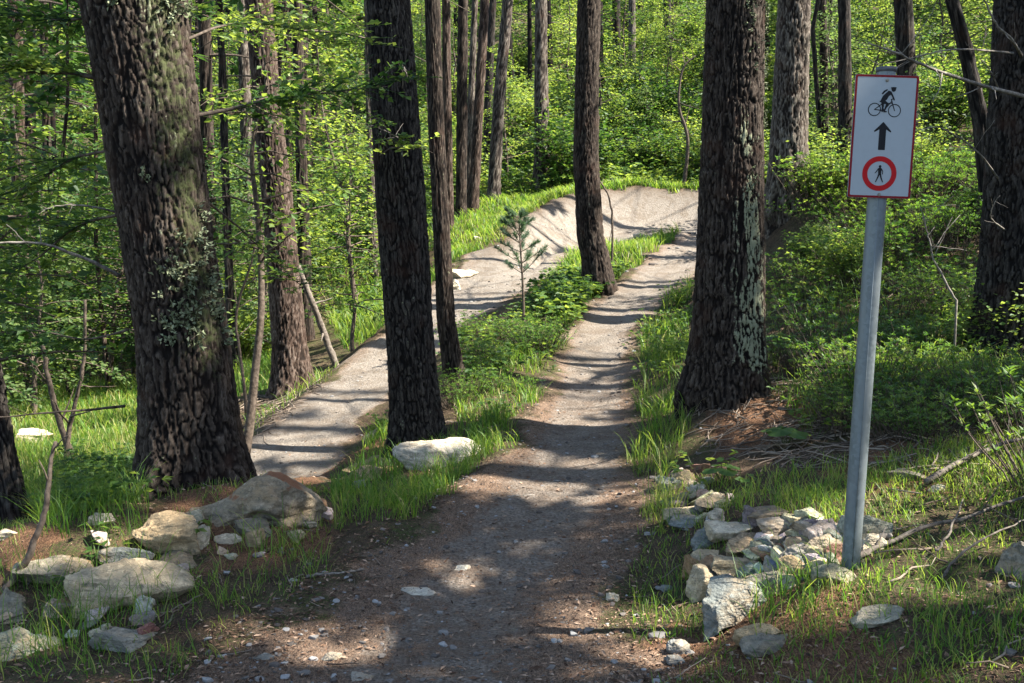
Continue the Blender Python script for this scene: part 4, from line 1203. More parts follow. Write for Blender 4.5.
def make_shrub(seed, h, n_st, mat):
    """low evergreen shrub: bare wiry stems that end in rosettes of narrow leaves"""
    r = np.random.default_rng(seed)
    gs, gl = Geo(), Geo()
    for i in range(n_st):
        az, out = r.uniform(0, 6.283), r.uniform(0, 1) ** .6
        l = h * r.uniform(.55, 1.1)
        d = np.array([math.cos(az) * out, math.sin(az) * out, .75])
        t = np.linspace(0, 1, 5)[:, None]
        pts = np.array([math.cos(az) * out, math.sin(az) * out, 0]) * h * .5 + d * l * t + np.array([0, 0, .25]) * l * t ** 2 + np.cumsum(r.normal(0, .03 * l, (5, 3)), 0)
        pts[0, 2] = -.05
        tube(gs, pts, np.linspace(.005, .002, 5), 4, .4, False)
        v = r.uniform(.15, .8)
        for q in (4, 3):
            m = 9 if q == 4 else 5
            a = np.arange(m) * 2.4 + r.uniform(0, 6)
            dv = np.stack([np.cos(a), np.sin(a), r.uniform(.1, .9, m)], 1)
            s = r.uniform(.035, .06, m) * (h / .45) ** .5
            leaves(gl, np.repeat(pts[q][None], m, 0) + r.normal(0, .008, (m, 3)), dv, np.array([0, 0, 1.0]) + dv * .2, s, s * .36, np.clip(v + r.normal(0, .1, m), 0, 1), .12)
    return gs.mesh('stems', M_TWIG), gl.mesh('foliage', mat, smooth=False)
SHRUB = []
for i, (h, ns) in enumerate(((.50, 90), (.38, 70), (.62, 110), (.45, 60))):
    a, b = make_shrub(660 + i, h, ns, M_DARKLEAF)
    SHRUB.append((h, proto('evergreen_shrub', (('stems', a), ('foliage', b)), '', 'shrub', '')))

rv = np.random.default_rng(99)
KEEP = [(680, 375, 812, 450, 7.7), (440, 182, 700, 305, 27), (262, 330, 395, 470, 13.5), (560, 240, 700, 683, 22), (15, 395, 145, 480, 15), (235, 352, 272, 392, 15), (845, 60, 925, 560, 3.9), (340, 275, 395, 325, 19),
        (200, 560, 640, 683, 9)]
def clear_view(x, y, z, h, rad):
    pb, _, dd = project(np.array([x, y, z])), 0, 0
    px, py, d = pb
    top = project(np.array([x, y, z + h]))[1][0]
    rp = rad * F / d[0]
    for x0, y0, x1, y1, Y in KEEP:
        if y < Y and px[0] + rp > x0 and px[0] - rp < x1 and py[0] > y0 and top < y1: return False
    return True
def lets_sun(x, y, z, h, rad):
    d = np.array([x, y]) - LP[:, :2]
    s2 = SUN[:2] @ SUN[:2]
    t = np.maximum((d @ SUN[:2]) / s2, 0)
    q = LP + t[:, None] * SUN
    dist = np.hypot(q[:, 0] - x, q[:, 1] - y)
    return not (((dist < rad * .55 + LR * .6) & (q[:, 2] < z + h) & (t > .2))).any()
def off(x, y, rad):
    a, b = np.array([x]), np.array([y])
    return near_line(LINE_A, a, b)[0][0] > rad + .5 and near_line(LINE_B, a, b)[0][0] > rad + .5 and poly_sd(a, b, BERM)[0] < -rad * .6

def scatter(pool, name, n, region, label, group, smin, smax, radf, tries=4000, space=.5, hfac=1.0):
    done = []
    for _ in range(tries):
        if len(done) >= n: break
        x, y = region()
        i = rv.integers(len(pool)); h, pr = pool[i]
        s = rv.uniform(smin, smax) * (1.0)
        rad = h * s * radf
        z = H(x, y)[0]
        if not off(x, y, rad * .6) or not clear_view(x, y, z, h * s, rad): continue
        if name == 'sap' and y < 27 and not lets_sun(x, y, z, h * s, rad): continue
        if any((x - a) ** 2 + (y - b) ** 2 < (space * (rad + c)) ** 2 for a, b, c in done): continue
        place(pr, name + str(i), (x, y, z - .02), rv.uniform(0, 6.283), s, label, group, .08)
        done.append((x, y, rad))
    return len(done)
def reg(px0, px1, Y0, Y1, p=1.0):
    def f():
        Y = Y0 + (Y1 - Y0) * rv.uniform() ** p
        return (rv.uniform(px0, px1) - 512) / F * Y, Y
    return f
for px, Y, s, i, lab in ((236, 9.3, 1.0, 6, 'leafy sapling right behind the massive leaning pine, its sprays crossing the reddish pine'),
                  (8, 8.2, .95, 6, 'nearest leafy sapling at the left edge, above the bright grass patch'),
                  (-75, 7.8, 1.0, 0, 'leafy sapling reaching into the frame over the left edge'),
                  (352, 14.6, .95, 2, 'leafy sapling on the far side of the lower trail, left of the tall dark pine')):
    x = (px - 512) / F * Y
    place(SAP[i][1], 'sap' + str(i), (x, Y, H(x, Y)[0] - .02), px * .37, s, lab, None, .06)
N1 = scatter(SAP, 'sap', 34, reg(-90, 245, 9.5, 26, 1.4), 'leafy sapling in the bright thicket left of the massive leaning pine', 'leafy saplings left of the trails', .75, 1.15, .26, space=.42)
N2 = scatter(SAP, 'sap', 22, reg(225, 440, 15, 34), 'leafy sapling in the sunny thicket beyond the lower trail, right of the reddish pine', 'leafy saplings beyond the lower trail', .7, 1.1, .26, space=.4)
N3 = scatter(SAP, 'sap', 26, reg(400, 760, 31, 52), 'leafy sapling in the thicket on the hillside behind the banked turn', 'leafy saplings behind the banked turn', .8, 1.3, .26, space=.4)
N4 = scatter(SAP, 'sap', 26, reg(770, 1090, 13, 36, 1.2), 'leafy sapling in the dim wood on the right hillside behind the sign', 'leafy saplings on the right hillside', .7, 1.1, .26, space=.42)
N5 = scatter(BUSH, 'bush', 60, reg(400, 760, 28, 56), 'leafy bush on the sunny hillside behind the banked turn', 'bushes behind the banked turn', .7, 1.3, .5, space=.5)
N6 = scatter(BUSH, 'bush', 40, reg(-100, 430, 15, 48), 'leafy bush on the slope left of the lower trail', 'bushes left of the trails', .6, 1.2, .5, space=.6)
N7 = scatter(BUSH, 'bush', 36, reg(770, 1100, 12, 34), 'leafy bush on the shaded right hillside behind the sign', 'bushes on the right hillside', .45, .9, .5, space=.6)
N8 = scatter(SHRUB, 'shrub', 60, reg(770, 1060, 6.6, 13, 1.1), 'low dark evergreen shrub with leaf rosettes on the right bank behind the signpost', 'evergreen shrubs on the right bank', .45, .95, .6, space=.55)
N15 = scatter(BUSH, 'bush', 14, reg(770, 1060, 7.5, 13), 'small bright broad-leaved bush among the dark shrubs on the right bank', 'small bright bushes on the right bank', .28, .5, .5, space=.8)
N14 = scatter(SHRUB, 'shrub', 26, reg(835, 1080, 5.5, 7.2), 'small straggly shrub in the dry twigs beside and behind the signpost', 'small shrubs by the signpost', .4, .75, .55, space=.6)
N16 = scatter(SHRUB, 'shrub', 30, reg(1070, 1480, 4.5, 10), 'low evergreen shrub on the bank beyond the right edge of the frame', 'shrubs beyond the right edge', .5, 1.0, .6, space=.7)
N9 = scatter(SHRUB, 'shrub', 14, reg(640, 705, 9.0, 15), 'low dark evergreen shrub on the bank just right of the main trail', 'evergreen shrubs right of the main trail', .8, 1.2, .5, space=.45)
N11 = scatter(SAP, 'sap', 34, reg(-100, 420, 30, 78), 'leafy sapling far up the slope on the left, behind the nearer thicket', 'far leafy saplings on the left slope', .8, 1.4, .26, space=.45)
N12 = scatter(BUSH, 'bush', 60, reg(-100, 420, 30, 82), 'leafy bush far up the slope on the left, behind the nearer thicket', 'far bushes on the left slope', .9, 1.6, .5, space=.55)
N13 = scatter(SAP, 'sap', 22, reg(760, 1090, 32, 55), 'leafy sapling far up the right hillside behind the dim wood', 'far leafy saplings on the right hillside', .8, 1.3, .26, space=.45)
N10 = scatter(SHRUB, 'shrub', 18, reg(445, 545, 8.8, 14.5), 'low evergreen shrub on the bank between the lower trail and the main trail', 'evergreen shrubs between the trails', .35, .6, .5, space=.45)
print('scatter', N1, N2, N3, N4, N5, N6, N7, N8, N9, N10)
# ---------------------------------------------------------------- stones and boulders
def rock_material():
    m = NT('stone')
    p = m.pos(True)
    oi = m.n('ShaderNodeObjectInfo')
    off = m.n('ShaderNodeVectorMath', {'operation': 'ADD'}, i0=p, i1=m.n('ShaderNodeCombineXYZ', None, X=m.math('MULTIPLY', oi.outputs['Random'], 37.0), Y=m.math('MULTIPLY', oi.outputs['Random'], 11.0)).outputs[0]).outputs[0]
    base = oi.outputs['Color']
    n1, n2, n3 = m.noise(7, 5, 0.6, off), m.noise(28, 6, 0.68, off), m.noise(120, 3, 0.6, off)
    warp = m.n('ShaderNodeMapping', None, Vector=off, Scale=(5, 7, 22), Rotation=(0.4, 0.3, 0)).outputs[0]
    band = m.noise(1.6, 5, 0.6, warp, 1.2)
    c = m.mix(m.math('MULTIPLY', m.ramp(n1, 0.40, 0.62), 0.65), base, (0.27, 0.185, 0.10))
    c = m.mix(m.math('MULTIPLY', m.ramp(band, 0.4, 0.62), 0.7), c, m.mix(1.0, base, (0.52, 0.55, 0.58), 'MULTIPLY'))
    c = m.mix(m.math('MULTIPLY', m.ramp(n2, 0.5, 0.66), 0.7), c, m.mix(1.0, base, (1.5, 1.5, 1.5), 'MULTIPLY'))
    c = m.mix(m.math('MULTIPLY', m.ramp(m.noise(48, 5, 0.75, off, 0.8), 0.54, 0.6), 0.6), c, m.mix(1.0, base, (0.4, 0.38, 0.36), 'MULTIPLY'))
    c = m.mix(m.math('MULTIPLY', m.ramp(m.noise(16, 5, 0.7, off), 0.58, 0.66), 0.7), c, (0.085, 0.08, 0.06))
    c = m.mix(m.ramp(m.math('ADD', m.attr('lichen'), m.math('MULTIPLY', m.math('SUBTRACT', n2, 0.5), 1.2)), 0.55, 0.7), c, m.mix(n3, (0.30, 0.32, 0.27), (0.50, 0.51, 0.46)))
    c = m.mix(m.ramp(m.math('ADD', m.attr('needles'), m.math('MULTIPLY', m.math('SUBTRACT', n2, 0.5), 1.0)), 0.45, 0.62), c, m.mix(n3, (0.12, 0.05, 0.025), (0.24, 0.11, 0.055)))
    h = m.math('ADD', m.math('ADD', m.math('MULTIPLY', n2, 0.8), m.math('MULTIPLY', n3, 0.25)), m.math('MULTIPLY', band, 0.6))
    return m.finish(m.bsdf(c, 0.85, 0.25, m.bump(h, 1.0, 0.02)))
M_ROCK = rock_material()
_bm = bmesh.new(); bmesh.ops.create_icosphere(_bm, subdivisions=5, radius=1.0)
ICO5 = (np.array([v.co[:] for v in _bm.verts]), np.array([[v.index for v in f.verts] for f in _bm.faces])); _bm.free()
_bm = bmesh.new(); bmesh.ops.create_icosphere(_bm, subdivisions=2, radius=1.0)
ICO2 = (np.array([v.co[:] for v in _bm.verts]), np.array([[v.index for v in f.verts] for f in _bm.faces])); _bm.free()
def rock_verts(seed, dims, cuts=9, ico=ICO5, rough=1.0, tight=(0.45, 0.8), boxy=0.62):
    r = np.random.default_rng(seed)
    v = ico[0].copy()
    v = np.sign(v) * np.abs(v) ** boxy
    for k in range(cuts):
        n = unit(r.normal(0, 1, 3) * np.array([1, 1, .9]))
        d = r.uniform(*tight)
        e = v @ n - d
        v = v - n * np.where(e > 0, e, 0)[:, None] * 0.97
    q = v * np.array(dims)
    s = max(dims)
    nn = unit(v)
    f = (fbm(v[:, 0] * 1.7, v[:, 1] * 1.7, v[:, 2] * 2.4, seed, 4) - .5) * .28 + (np.abs(fbm(v[:, 0] * 4, v[:, 1] * 4, v[:, 2] * 6, seed + 9, 4) - .5)) * -.14
    f2 = (fbm(v[:, 0] * 14, v[:, 1] * 14, v[:, 2] * 20, seed + 5, 3) - .5) * .065
    lo, hi = q.min(0), q.max(0)
    q = q + nn * ((f + f2) * min(dims) * 1.3 * rough)[:, None]
    lo, hi = q.min(0), q.max(0)
    q = (q - (lo + hi) / 2) / ((hi - lo) / 2) * np.array(dims)
    return q
GREY, BLUE, TAN, PALE, RUST, DARK = (.19, .178, .152), (.15, .17, .175), (.36, .275, .175), (.47, .425, .35), (.22, .12, .075), (.11, .10, .085)
BEIGE, GREEN, WHITE = (.41, .345, .25), (.18, .21, .175), (.48, .455, .41)
def w_px(a, b): return b - a
def stone(name, label, x0, y0, x1, y1, col, seed, cat='rock', depth=.85, sink=.10, yaw=0.0, lichen=0.35, needles=0.0, lift=0.0, cuts=11, tight=(.42, .85), front=0.0, pitch=0.0, boxy=.62, peak=None):
    cx = (x0 + x1) / 2
    gp = ground_hit(cx, y1 - (y1 - y0) * .22)
    w = (x1 - x0) * gp[1] / F / 2 * (1.16 if x0 > 640 and w_px(x0, x1) < 70 else 1.04)
    dp = w * depth
    Y = gp[1] + dp * .55 + front
    top = P(cx, y0, Y)[2]; bot = P(cx, y1, Y - dp * .4)[2]
    zg = H(P(cx, y1, Y)[0], Y)[0]
    bot = min(bot, zg - .01) - (top - bot) * sink
    h = max((top - bot) / 2, w * .22)
    q = rock_verts(seed, (w * 1.07, dp, h), cuts, ICO5, 1.25, tight, boxy)
    if peak is not None:
        q[:, 2] += h; q[:, 2] *= .50 + .50 * np.exp(-((q[:, 0] / w - peak) / .55) ** 2); q[:, 2] -= h
    nrm = unit(q / np.array([w, dp, h]) ** 1.0)
    li = np.clip(nrm[:, 2] * .8, 0, 1) * lichen * sstep(.4, .6, fbm(q[:, 0] * 9, q[:, 1] * 9, q[:, 2] * 9, seed, 3))
    ne = np.clip(nrm[:, 2], 0, 1) * needles * sstep(.30, .50, fbm(q[:, 0] * 5, q[:, 1] * 5, q[:, 2] * 5, seed + 2, 3))
    me = make_mesh(name, q, ICO5[1], M_ROCK, dict(lichen=li, needles=ne))
    pc = P(cx, y1, Y)
    o = add_obj(name, me, None, (pc[0], Y, top - h + lift))
    o.rotation_euler = (0, pitch, yaw)
    o.color = (col[0] * 1.06, col[1], col[2] * .88, 1)
    return tag(o, label, cat)

ST = [
 # left group
 ('boulder', 'large mottled grey boulder with white lichen and rusty needles beside the massive leaning pine', 186, 464, 322, 538, (.20, .175, .14), dict(lichen=.9, needles=1.3, depth=.8, cat='boulder', tight=(.5, .8), boxy=1.0, cuts=6, peak=.3)),
 ('boulder', 'blocky tan boulder standing upright behind the long tan one, lower left', 135, 514, 205, 564, TAN, dict(cat='boulder', depth=.7)),
 ('boulder', 'longest tan and white boulder of the lower left group, with sloping smooth top', 60, 562, 188, 622, BEIGE, dict(cat='boulder', depth=.5, tight=(.5, .85))),
 ('stone', 'blue-grey wedge stone between the long tan boulder and the blocky tan one', 103, 545, 152, 573, BLUE, dict(depth=.7)),
 ('stone', 'rounded grey-tan stone left of the blue-grey wedge, behind the long tan boulder', 20, 556, 93, 592, (.20, .185, .15), dict(lichen=.4)),
 ('stone', 'rounded grey stone cut by the left edge beside the dead branch foot', -12, 587, 33, 630, GREY, dict()),
 ('stone', 'greenish slanting slab in the lower left corner', -22, 627, 59, 666, GREEN, dict(depth=.7, pitch=-.12)),
 ('stone', 'pale grey flat stone lying below the long tan boulder at the trail edge', 89, 629, 153, 657, (.23, .23, .21), dict(depth=.6)),
 ('stone', 'small upright tan wedge stone below the large mottled boulder', 246, 527, 264, 554, TAN, dict(depth=.8)),
 ('stone', 'small pale flat stone between the white slanting slab and the tan wedge', 216, 534, 243, 545, PALE, dict()),
 ('stone', 'grey rounded stone just under the large mottled boulder', 232, 517, 273, 540, (.17, .155, .13), dict(lichen=.3)),
 ('stone', 'white slanting slab leaning on the right side of the blocky tan boulder', 187, 525, 209, 558, PALE, dict(depth=.8)),
 ('stone', 'flat brownish stone lying in front of the blocky tan boulder', 157, 554, 207, 573, (.22, .185, .14), dict(depth=.8)),
 ('stone', 'whitish stone half hidden in grass at the back of the needle bank', 92, 514, 116, 529, PALE, dict()),
 ('stone', 'flat brown stone at the right foot of the large mottled boulder', 298, 499, 327, 512, RUST, dict()),
 ('stone', 'small pale stone in the orange needles at the left edge', -6, 529, 19, 541, PALE, dict()),
 # beside the tall dark pine
 ('boulder', 'bright white rock in the sun in front of the tall dark pine', 396, 440, 488, 474, (.46, .43, .38), dict(cat='boulder', depth=.6, tight=(.5, .85), lichen=.3, sink=.15, boxy=.8, cuts=9)),
 ('stone', 'cream flat stone touching the left end of the bright white rock', 345, 456, 414, 473, (.30, .23, .15), dict(depth=.5)),
 ('stone', 'pale grey stone on the lower trail edge behind the tall dark pine', 363, 427, 389, 442, PALE, dict()),
 ('stone', 'tan stone in the grass below the cream flat stone', 351, 467, 381, 484, TAN, dict()),
 ('stone', 'bluish stone in the grass clump left of the trail', 349, 480, 366, 497, BLUE, dict()),
 # far away
 ('stone', 'white stone on the grassy island right of the curved-foot pine', 633, 233, 651, 244, WHITE, dict()),
 ('stone', 'flat pale slab at the lower end of the grassy rim of the banked turn', 446, 269, 477, 281, PALE, dict()),
 ('stone', 'pale stone beside the slim dark trunk under the flat pale slab', 446, 279, 461, 293, PALE, dict()),
 ('stone', 'small white stone in the grass halfway up the rim of the banked turn', 474, 236, 482, 243, WHITE, dict()),
 ('boulder', 'pale rock in the bright grass patch far left', 20, 428, 52, 447, PALE, dict(cat='boulder')),
 # stone pile by the sign
 ('boulder', 'large blue-grey pointed stone at the front of the pile', 704, 580, 760, 640, BLUE, dict(cat='rock', depth=.8, tight=(.38, .62), cuts=7, sink=.1)),
 ('stone', 'tan stone standing left of the blue-grey pointed stone', 688, 565, 722, 607, BEIGE, dict(depth=.9)),
 ('stone', 'two-toned stone with cream top and dark side in the middle of the pile', 713, 555, 768, 584, (.29, .245, .175), dict(depth=.7)),
 ('stone', 'grey and tan lumpy stone right of the blue-grey pointed stone', 748, 573, 791, 602, (.2, .19, .16), dict(lichen=.4)),
 ('stone', 'tan squarish block on the right side of the pile', 780, 556, 808, 585, TAN, dict(depth=.9)),
 ('stone', 'beige stone on the left side of the pile above the standing tan one', 690, 549, 725, 572, BEIGE, dict()),
 ('stone', 'rounded tan stone just behind the two-toned stone', 726, 533, 762, 557, (.27, .21, .15), dict()),
 ('stone', 'long pale slab across the back left of the pile', 709, 520, 763, 543, PALE, dict(depth=.7)),
 ('stone', 'blue-grey stone at the left end of the long pale slab', 692, 525, 716, 555, BLUE, dict()),
 ('stone', 'grey dome-shaped stone at the back of the pile', 758, 516, 798, 541, (.245, .22, .195), dict()),
 ('stone', 'grey-brown flat stone in front of the grey dome stone', 754, 534, 787, 556, (.18, .16, .14), dict()),
 ('stone', 'little dark blue-grey stone right of the grey dome stone', 785, 536, 804, 549, (.14, .155, .165), dict()),
 ('stone', 'rusty brown stone in the middle of the pile', 762, 550, 786, 568, RUST, dict()),
 ('stone', 'pale squared slab at the back right of the pile near the post', 795, 520, 841, 543, (.31, .275, .235), dict(depth=.6, cuts=7)),
 ('stone', 'large beige slab leaning against the left side of the signpost', 802, 534, 843, 566, (.28, .245, .20), dict(depth=.7)),
 ('stone', 'flat greenish stone lying in grass below the signpost', 814, 564, 853, 588, (.19, .2, .155), dict(depth=.6)),
 ('stone', 'tan stone in front of the pile on the lower right of the pointed one', 737, 620, 775, 652, TAN, dict()),
 ('stone', 'long grey flat stone lowest in front of the pile', 745, 636, 796, 657, (.175, .165, .145), dict(depth=.5)),
 ('stone', 'egg-shaped blue-grey stone on the trail edge at the bottom', 668, 640, 688, 659, (.19, .21, .225), dict(cuts=4, tight=(.75, .95))),
 ('stone', 'dark blue stone under the egg-shaped one at the trail edge', 666, 656, 683, 669, (.13, .16, .19), dict()),
 ('stone', 'brown-grey stone half buried in grass behind the pile', 748, 506, 789, 526, (.18, .15, .12), dict()),
 ('stone', 'flat bluish stone left of the pile in the grass', 672, 516, 711, 531, BLUE, dict()),
 ('stone', 'tan stone on the flat bluish stone at the upper left of the pile', 666, 506, 705, 523, BEIGE, dict()),
 ('stone', 'grey-brown stone in the grass behind the upper left of the pile', 698, 495, 731, 514, (.19, .165, .13), dict()),
 ('stone', 'bright tan stone in the sun farthest up the pile along the trail', 672, 469, 697, 492, (.34, .265, .175), dict()),
 ('stone', 'bluish stone left of the bright tan one at the far end of the pile', 657, 477, 678, 494, BLUE, dict()),
 ('stone', 'white stone right of the bright tan one at the far end of the pile', 687, 484, 705, 497, WHITE, dict()),
 ('stone', 'blue-green stone below the bright tan one by the trail edge', 662, 495, 684, 511, GREEN, dict()),
 ('stone', 'small beige stone beside the tan squarish block', 783, 549, 801, 561, BEIGE, dict()),
 ('stone', 'grey-green slab standing just behind the signpost', 840, 513, 883, 546, (.20, .215, .185), dict(depth=.7)),
 ('stone', 'narrow pale stone at the right foot of the signpost', 861, 534, 883, 558, PALE, dict()),
 ('stone', 'pale flat stone alone in the grass right of the pile', 855, 607, 903, 630, (.27, .26, .22), dict(depth=.6, cuts=7)),
 ('boulder', 'grey angular boulder cut by the right edge of the frame', 1002, 538, 1050, 590, (.19, .19, .18), dict(cat='boulder', depth=.8)),
 ('stone', 'small dark blue stone alone on the trail left of the pile', 661, 583, 675, 596, (.16, .19, .21), dict()),
 ('stone', 'grey stone high on the bank right of the post under the dry twigs', 889, 470, 919, 483, GREY, dict()),
 ('stone', 'small pale stone on the bank further right of the post', 928, 484, 945, 495, PALE, dict()),
 # on the trail
 ('stone', 'flat white sliver of stone in the middle of the trail', 400, 587, 436, 596, WHITE, dict(sink=.5)),
 ('stone', 'pale stone in the trail at the bottom edge of the frame, left of centre', 350, 673, 373, 684, (.26, .25, .23), dict(sink=.4)),
 ('stone', 'round pale stone in the left half of the trail near the bottom', 321, 652, 342, 663, (.27, .26, .24), dict(sink=.4)),
 ('stone', 'dull pale stone on the trail left of the round pale one', 252, 653, 275, 663, (.22, .22, .21), dict(sink=.4)),
 ('stone', 'pale stone in the right half of the trail, left of the pointed stone', 604, 592, 619, 605, PALE, dict(sink=.3)),
 ('stone', 'small white stone in the light patch on the trail', 455, 565, 470, 573, WHITE, dict(sink=.5)),
]
for i, (nm, lab, x0, y0, x1, y1, col, kw) in enumerate(ST):
    stone(nm, lab, x0, y0, x1, y1, col, 900 + i * 7, **kw)

# smaller stones that fill the gaps of the two groups
rf = np.random.default_rng(77)
def fillers(poly, n, s0, s1, label, group, seed):
    w = ghp(poly); a = np.array(w); lo, hi = a.min(0), a.max(0); k = 0
    while k < n:
        x, y = rf.uniform(lo[0], hi[0]), rf.uniform(lo[1], hi[1])
        if not in_poly(np.array([x]), np.array([y]), w)[0]: continue
        s = rf.uniform(s0, s1)
        q = rock_verts(seed + k, (s, s * rf.uniform(.6, .95), s * rf.uniform(.45, .75)), 10, ICO5, 1.2, (.42, .85))
        me = make_mesh('stone', q, ICO5[1], M_ROCK, dict(lichen=np.zeros(len(q)), needles=np.zeros(len(q))))
        o = add_obj('stone', me, None, (x, y, H(x, y)[0] + s * .18)); o.rotation_euler = (rf.normal(0, .25), rf.normal(0, .25), rf.uniform(0, 6.28))
        c = [BEIGE, PALE, GREY, TAN, BLUE, RUST, PALE, BEIGE][rf.integers(8)]
        o.color = (*[v * rf.uniform(.8, 1.1) for v in c], 1)
        tag(o, label, 'rock', group); k += 1
fillers([(692, 600), (690, 545), (700, 520), (770, 512), (845, 520), (842, 565), (800, 590), (730, 605)], 50, .04, .09, 'small stone filling a gap between the larger stones of the pile by the signpost', 'small stones in the pile', 1500)
fillers([(655, 515), (655, 470), (710, 470), (735, 500), (700, 525)], 20, .035, .075, 'small stone in the grass at the upper end of the stone pile', 'small stones above the pile', 1560)
fillers([(0, 640), (0, 580), (100, 540), (330, 500), (330, 530), (200, 585), (190, 620), (60, 660)], 34, .03, .075, 'small stone among the boulders of the lower left group', 'small stones of the left group', 1600)

# gravel on the trail and beside it
rp = np.random.default_rng(31)
g = Geo()
gcol = []
n = 14000
y = 2.6 + rp.uniform(0, 1, n) ** 2.2 * 22
x = rp.uniform(-.62, .62, n) * y
tr = trail_at(x, y)
d_, hw, _ = near_line(LINE_A, x, y)
k = (rp.uniform(size=n) < .3 + .6 * np.exp(-((d_ / hw - .95) / .35) ** 2)) & ((tr > .15) | ((rp.uniform(size=n) < .18) & (y < 8)))
x, y = x[k], y[k]; z = H(x, y)
for i in range(len(x)):
    s = .006 + .016 * rp.uniform() ** 3
    if rp.uniform() < .03: s *= 1.7
    s *= max(1.0, y[i] / 9)
    v = rock_verts(i % 40, (1, rp.uniform(.6, 1), rp.uniform(.35, .6)), 5, ICO2) if i < 40 else VAR[i % 40]
    if i < 40:
        if i == 0: VAR = {}
        VAR[i] = v
    a = rp.uniform(0, 6.28); c, sn = math.cos(a), math.sin(a)
    q = v @ np.array([[c, sn, 0], [-sn, c, 0], [0, 0, 1]]) * s + np.array([x[i], y[i], z[i] + s * .12])
    g.add(q, None, ICO2[1], rp.uniform())
_l = NT('gravel'); _t = _l.attr('tint')
M_GRAVEL = _l.finish(_l.bsdf(_l.mix(_l.ramp(_t, .5, 1), _l.mix(_l.ramp(_t, 0, .55), (.06, .05, .043), (.125, .11, .097)), (.24, .235, .225)), .85, .2, _l.bump(_l.noise(150, 3, .6), .4, .003)))
tag(add_obj('gravel', g.mesh('gravel', M_GRAVEL, smooth=False)), 'small loose stones strewn over the near part of the dirt trail', 'gravel', kind='stuff')
# bark chips and dry needles on the trail
g = Geo()
n = 110000
y = 2.6 + rp.uniform(0, 1, n) ** 1.5 * 7.5; x = rp.uniform(-.62, .62, n) * y
d_, hw, _ = near_line(LINE_A, x, y)
k = rp.uniform(size=n) < np.where(d_ < hw * 1.3, .25 + .75 * np.clip(d_ / hw - .2, 0, 1), .35) * np.where(x < -2.2, .3, 1)
x, y = x[k], y[k]; z = H(x, y); n = len(x)
a = rp.uniform(0, 6.28, n)
L = .007 + .034 * rp.uniform(0, 1, n) ** 1.5
dv = np.stack([np.cos(a), np.sin(a), rp.normal(0, .22, n)], 1)
leaves(g, np.stack([x, y, z + .004 + .004 * rp.uniform(size=n)], 1), dv, np.array([0, 0, 1.0]) + rp.normal(0, .3, (n, 3)), L, np.where(rp.uniform(size=n) < .5, .003, L * .38), rp.uniform(size=n), .2)
_l = NT('bark_chips'); _t = _l.attr('tint')
M_CHIP = _l.finish(_l.bsdf(_l.mix(_l.ramp(_t, .55, 1), _l.mix(_l.ramp(_t, 0, .6), (.028, .016, .011), (.13, .075, .047)), (.33, .23, .16)), .9, .15))
tag(add_obj('bark_chips', g.mesh('bark_chips', M_CHIP, smooth=False)), 'brown bark chips and dry needles scattered on the trail and its edges', 'litter', kind='stuff')

# ---------------------------------------------------------------- trail sign
def sign_mat(name, col, rough=.6, spec=.12):
    m = NT(name); n = m.noise(35, 4, .6, m.pos(True))
    return m.finish(m.bsdf(m.mix(m.math('MULTIPLY', m.ramp(n, .45, .75), .14), col, tuple(c * .72 for c in col)), rough, spec))
M_WHITE, M_RED, M_RED2, M_BLACK = sign_mat('white_enamel', (.29, .315, .33)), sign_mat('dark_red_paint', (.16, .008, .012)), sign_mat('red_paint', (.36, .010, .012)), sign_mat('black_print', (.012, .012, .014))
_l = NT('galvanised_steel'); _p = _l.pos(True)
_sp = _l.n('ShaderNodeTexVoronoi', None, Vector=_p, Scale=70.0).outputs['Color']
_sc = _l.n('ShaderNodeSeparateColor', None, Color=_sp).outputs[0]
_st = _l.noise(1.0, 4, .6, _l.n('ShaderNodeMapping', None, Vector=_p, Scale=(40, 40, 3)).outputs[0])
M_STEEL = _l.finish(_l.bsdf(_l.mix(_l.ramp(_st, .3, .7), _l.mix(_sc, (.085, .105, .112), (.145, .17, .18)), (.13, .15, .155)), _l.math('MULTIPLY_ADD', _sc, .15, .40), .4, _l.bump(_st, .08, .004), .25))
M_BOLT = simple_mat('bolt_steel', (.16, .14, .11), (.30, .27, .22), 60, .5)

b0, b1 = P(851.0, 558, 3.86), P(886.5, 68, 3.86)
zg = H(b0[0], b0[1])[0]
ang = math.atan2(b1[0] - b0[0], b1[2] - b0[2])
LEN = np.linalg.norm(b1 - b0)
sg = empty('trail_sign', tuple(b0), 'white trail sign with cyclist, arrow and no-walking ring on a leaning steel post', 'sign')
sg.rotation_euler = (0, ang, 0)
R = .0355
g = Geo()
tube(g, [(0, 0, -.45), (0, 0, LEN * .3), (0, 0, LEN * .6), (0, 0, LEN)], R, 40, .5, cap=False)
tube(g, [(0, 0, LEN), (0, 0, LEN - .30)], R - .004, 40, .5, cap=False)
# raised ridge added down the front for a reflected light stripe
tube(g, [(-.006, -R + .0005, -.45), (-.006, -R + .0005, LEN - .01)], .0022, 8, .5)
add_obj('post', g.mesh('post', M_STEEL), sg)
g = Geo(); tube(g, [(0, 0, LEN - .016), (0, 0, LEN + .002)], R + .0025, 40, .5); cap_o = add_obj('post_cap', g.mesh('post_cap', simple_mat('cap_plastic', (.05, .055, .06), (.08, .085, .09), 40, .5)), sg)
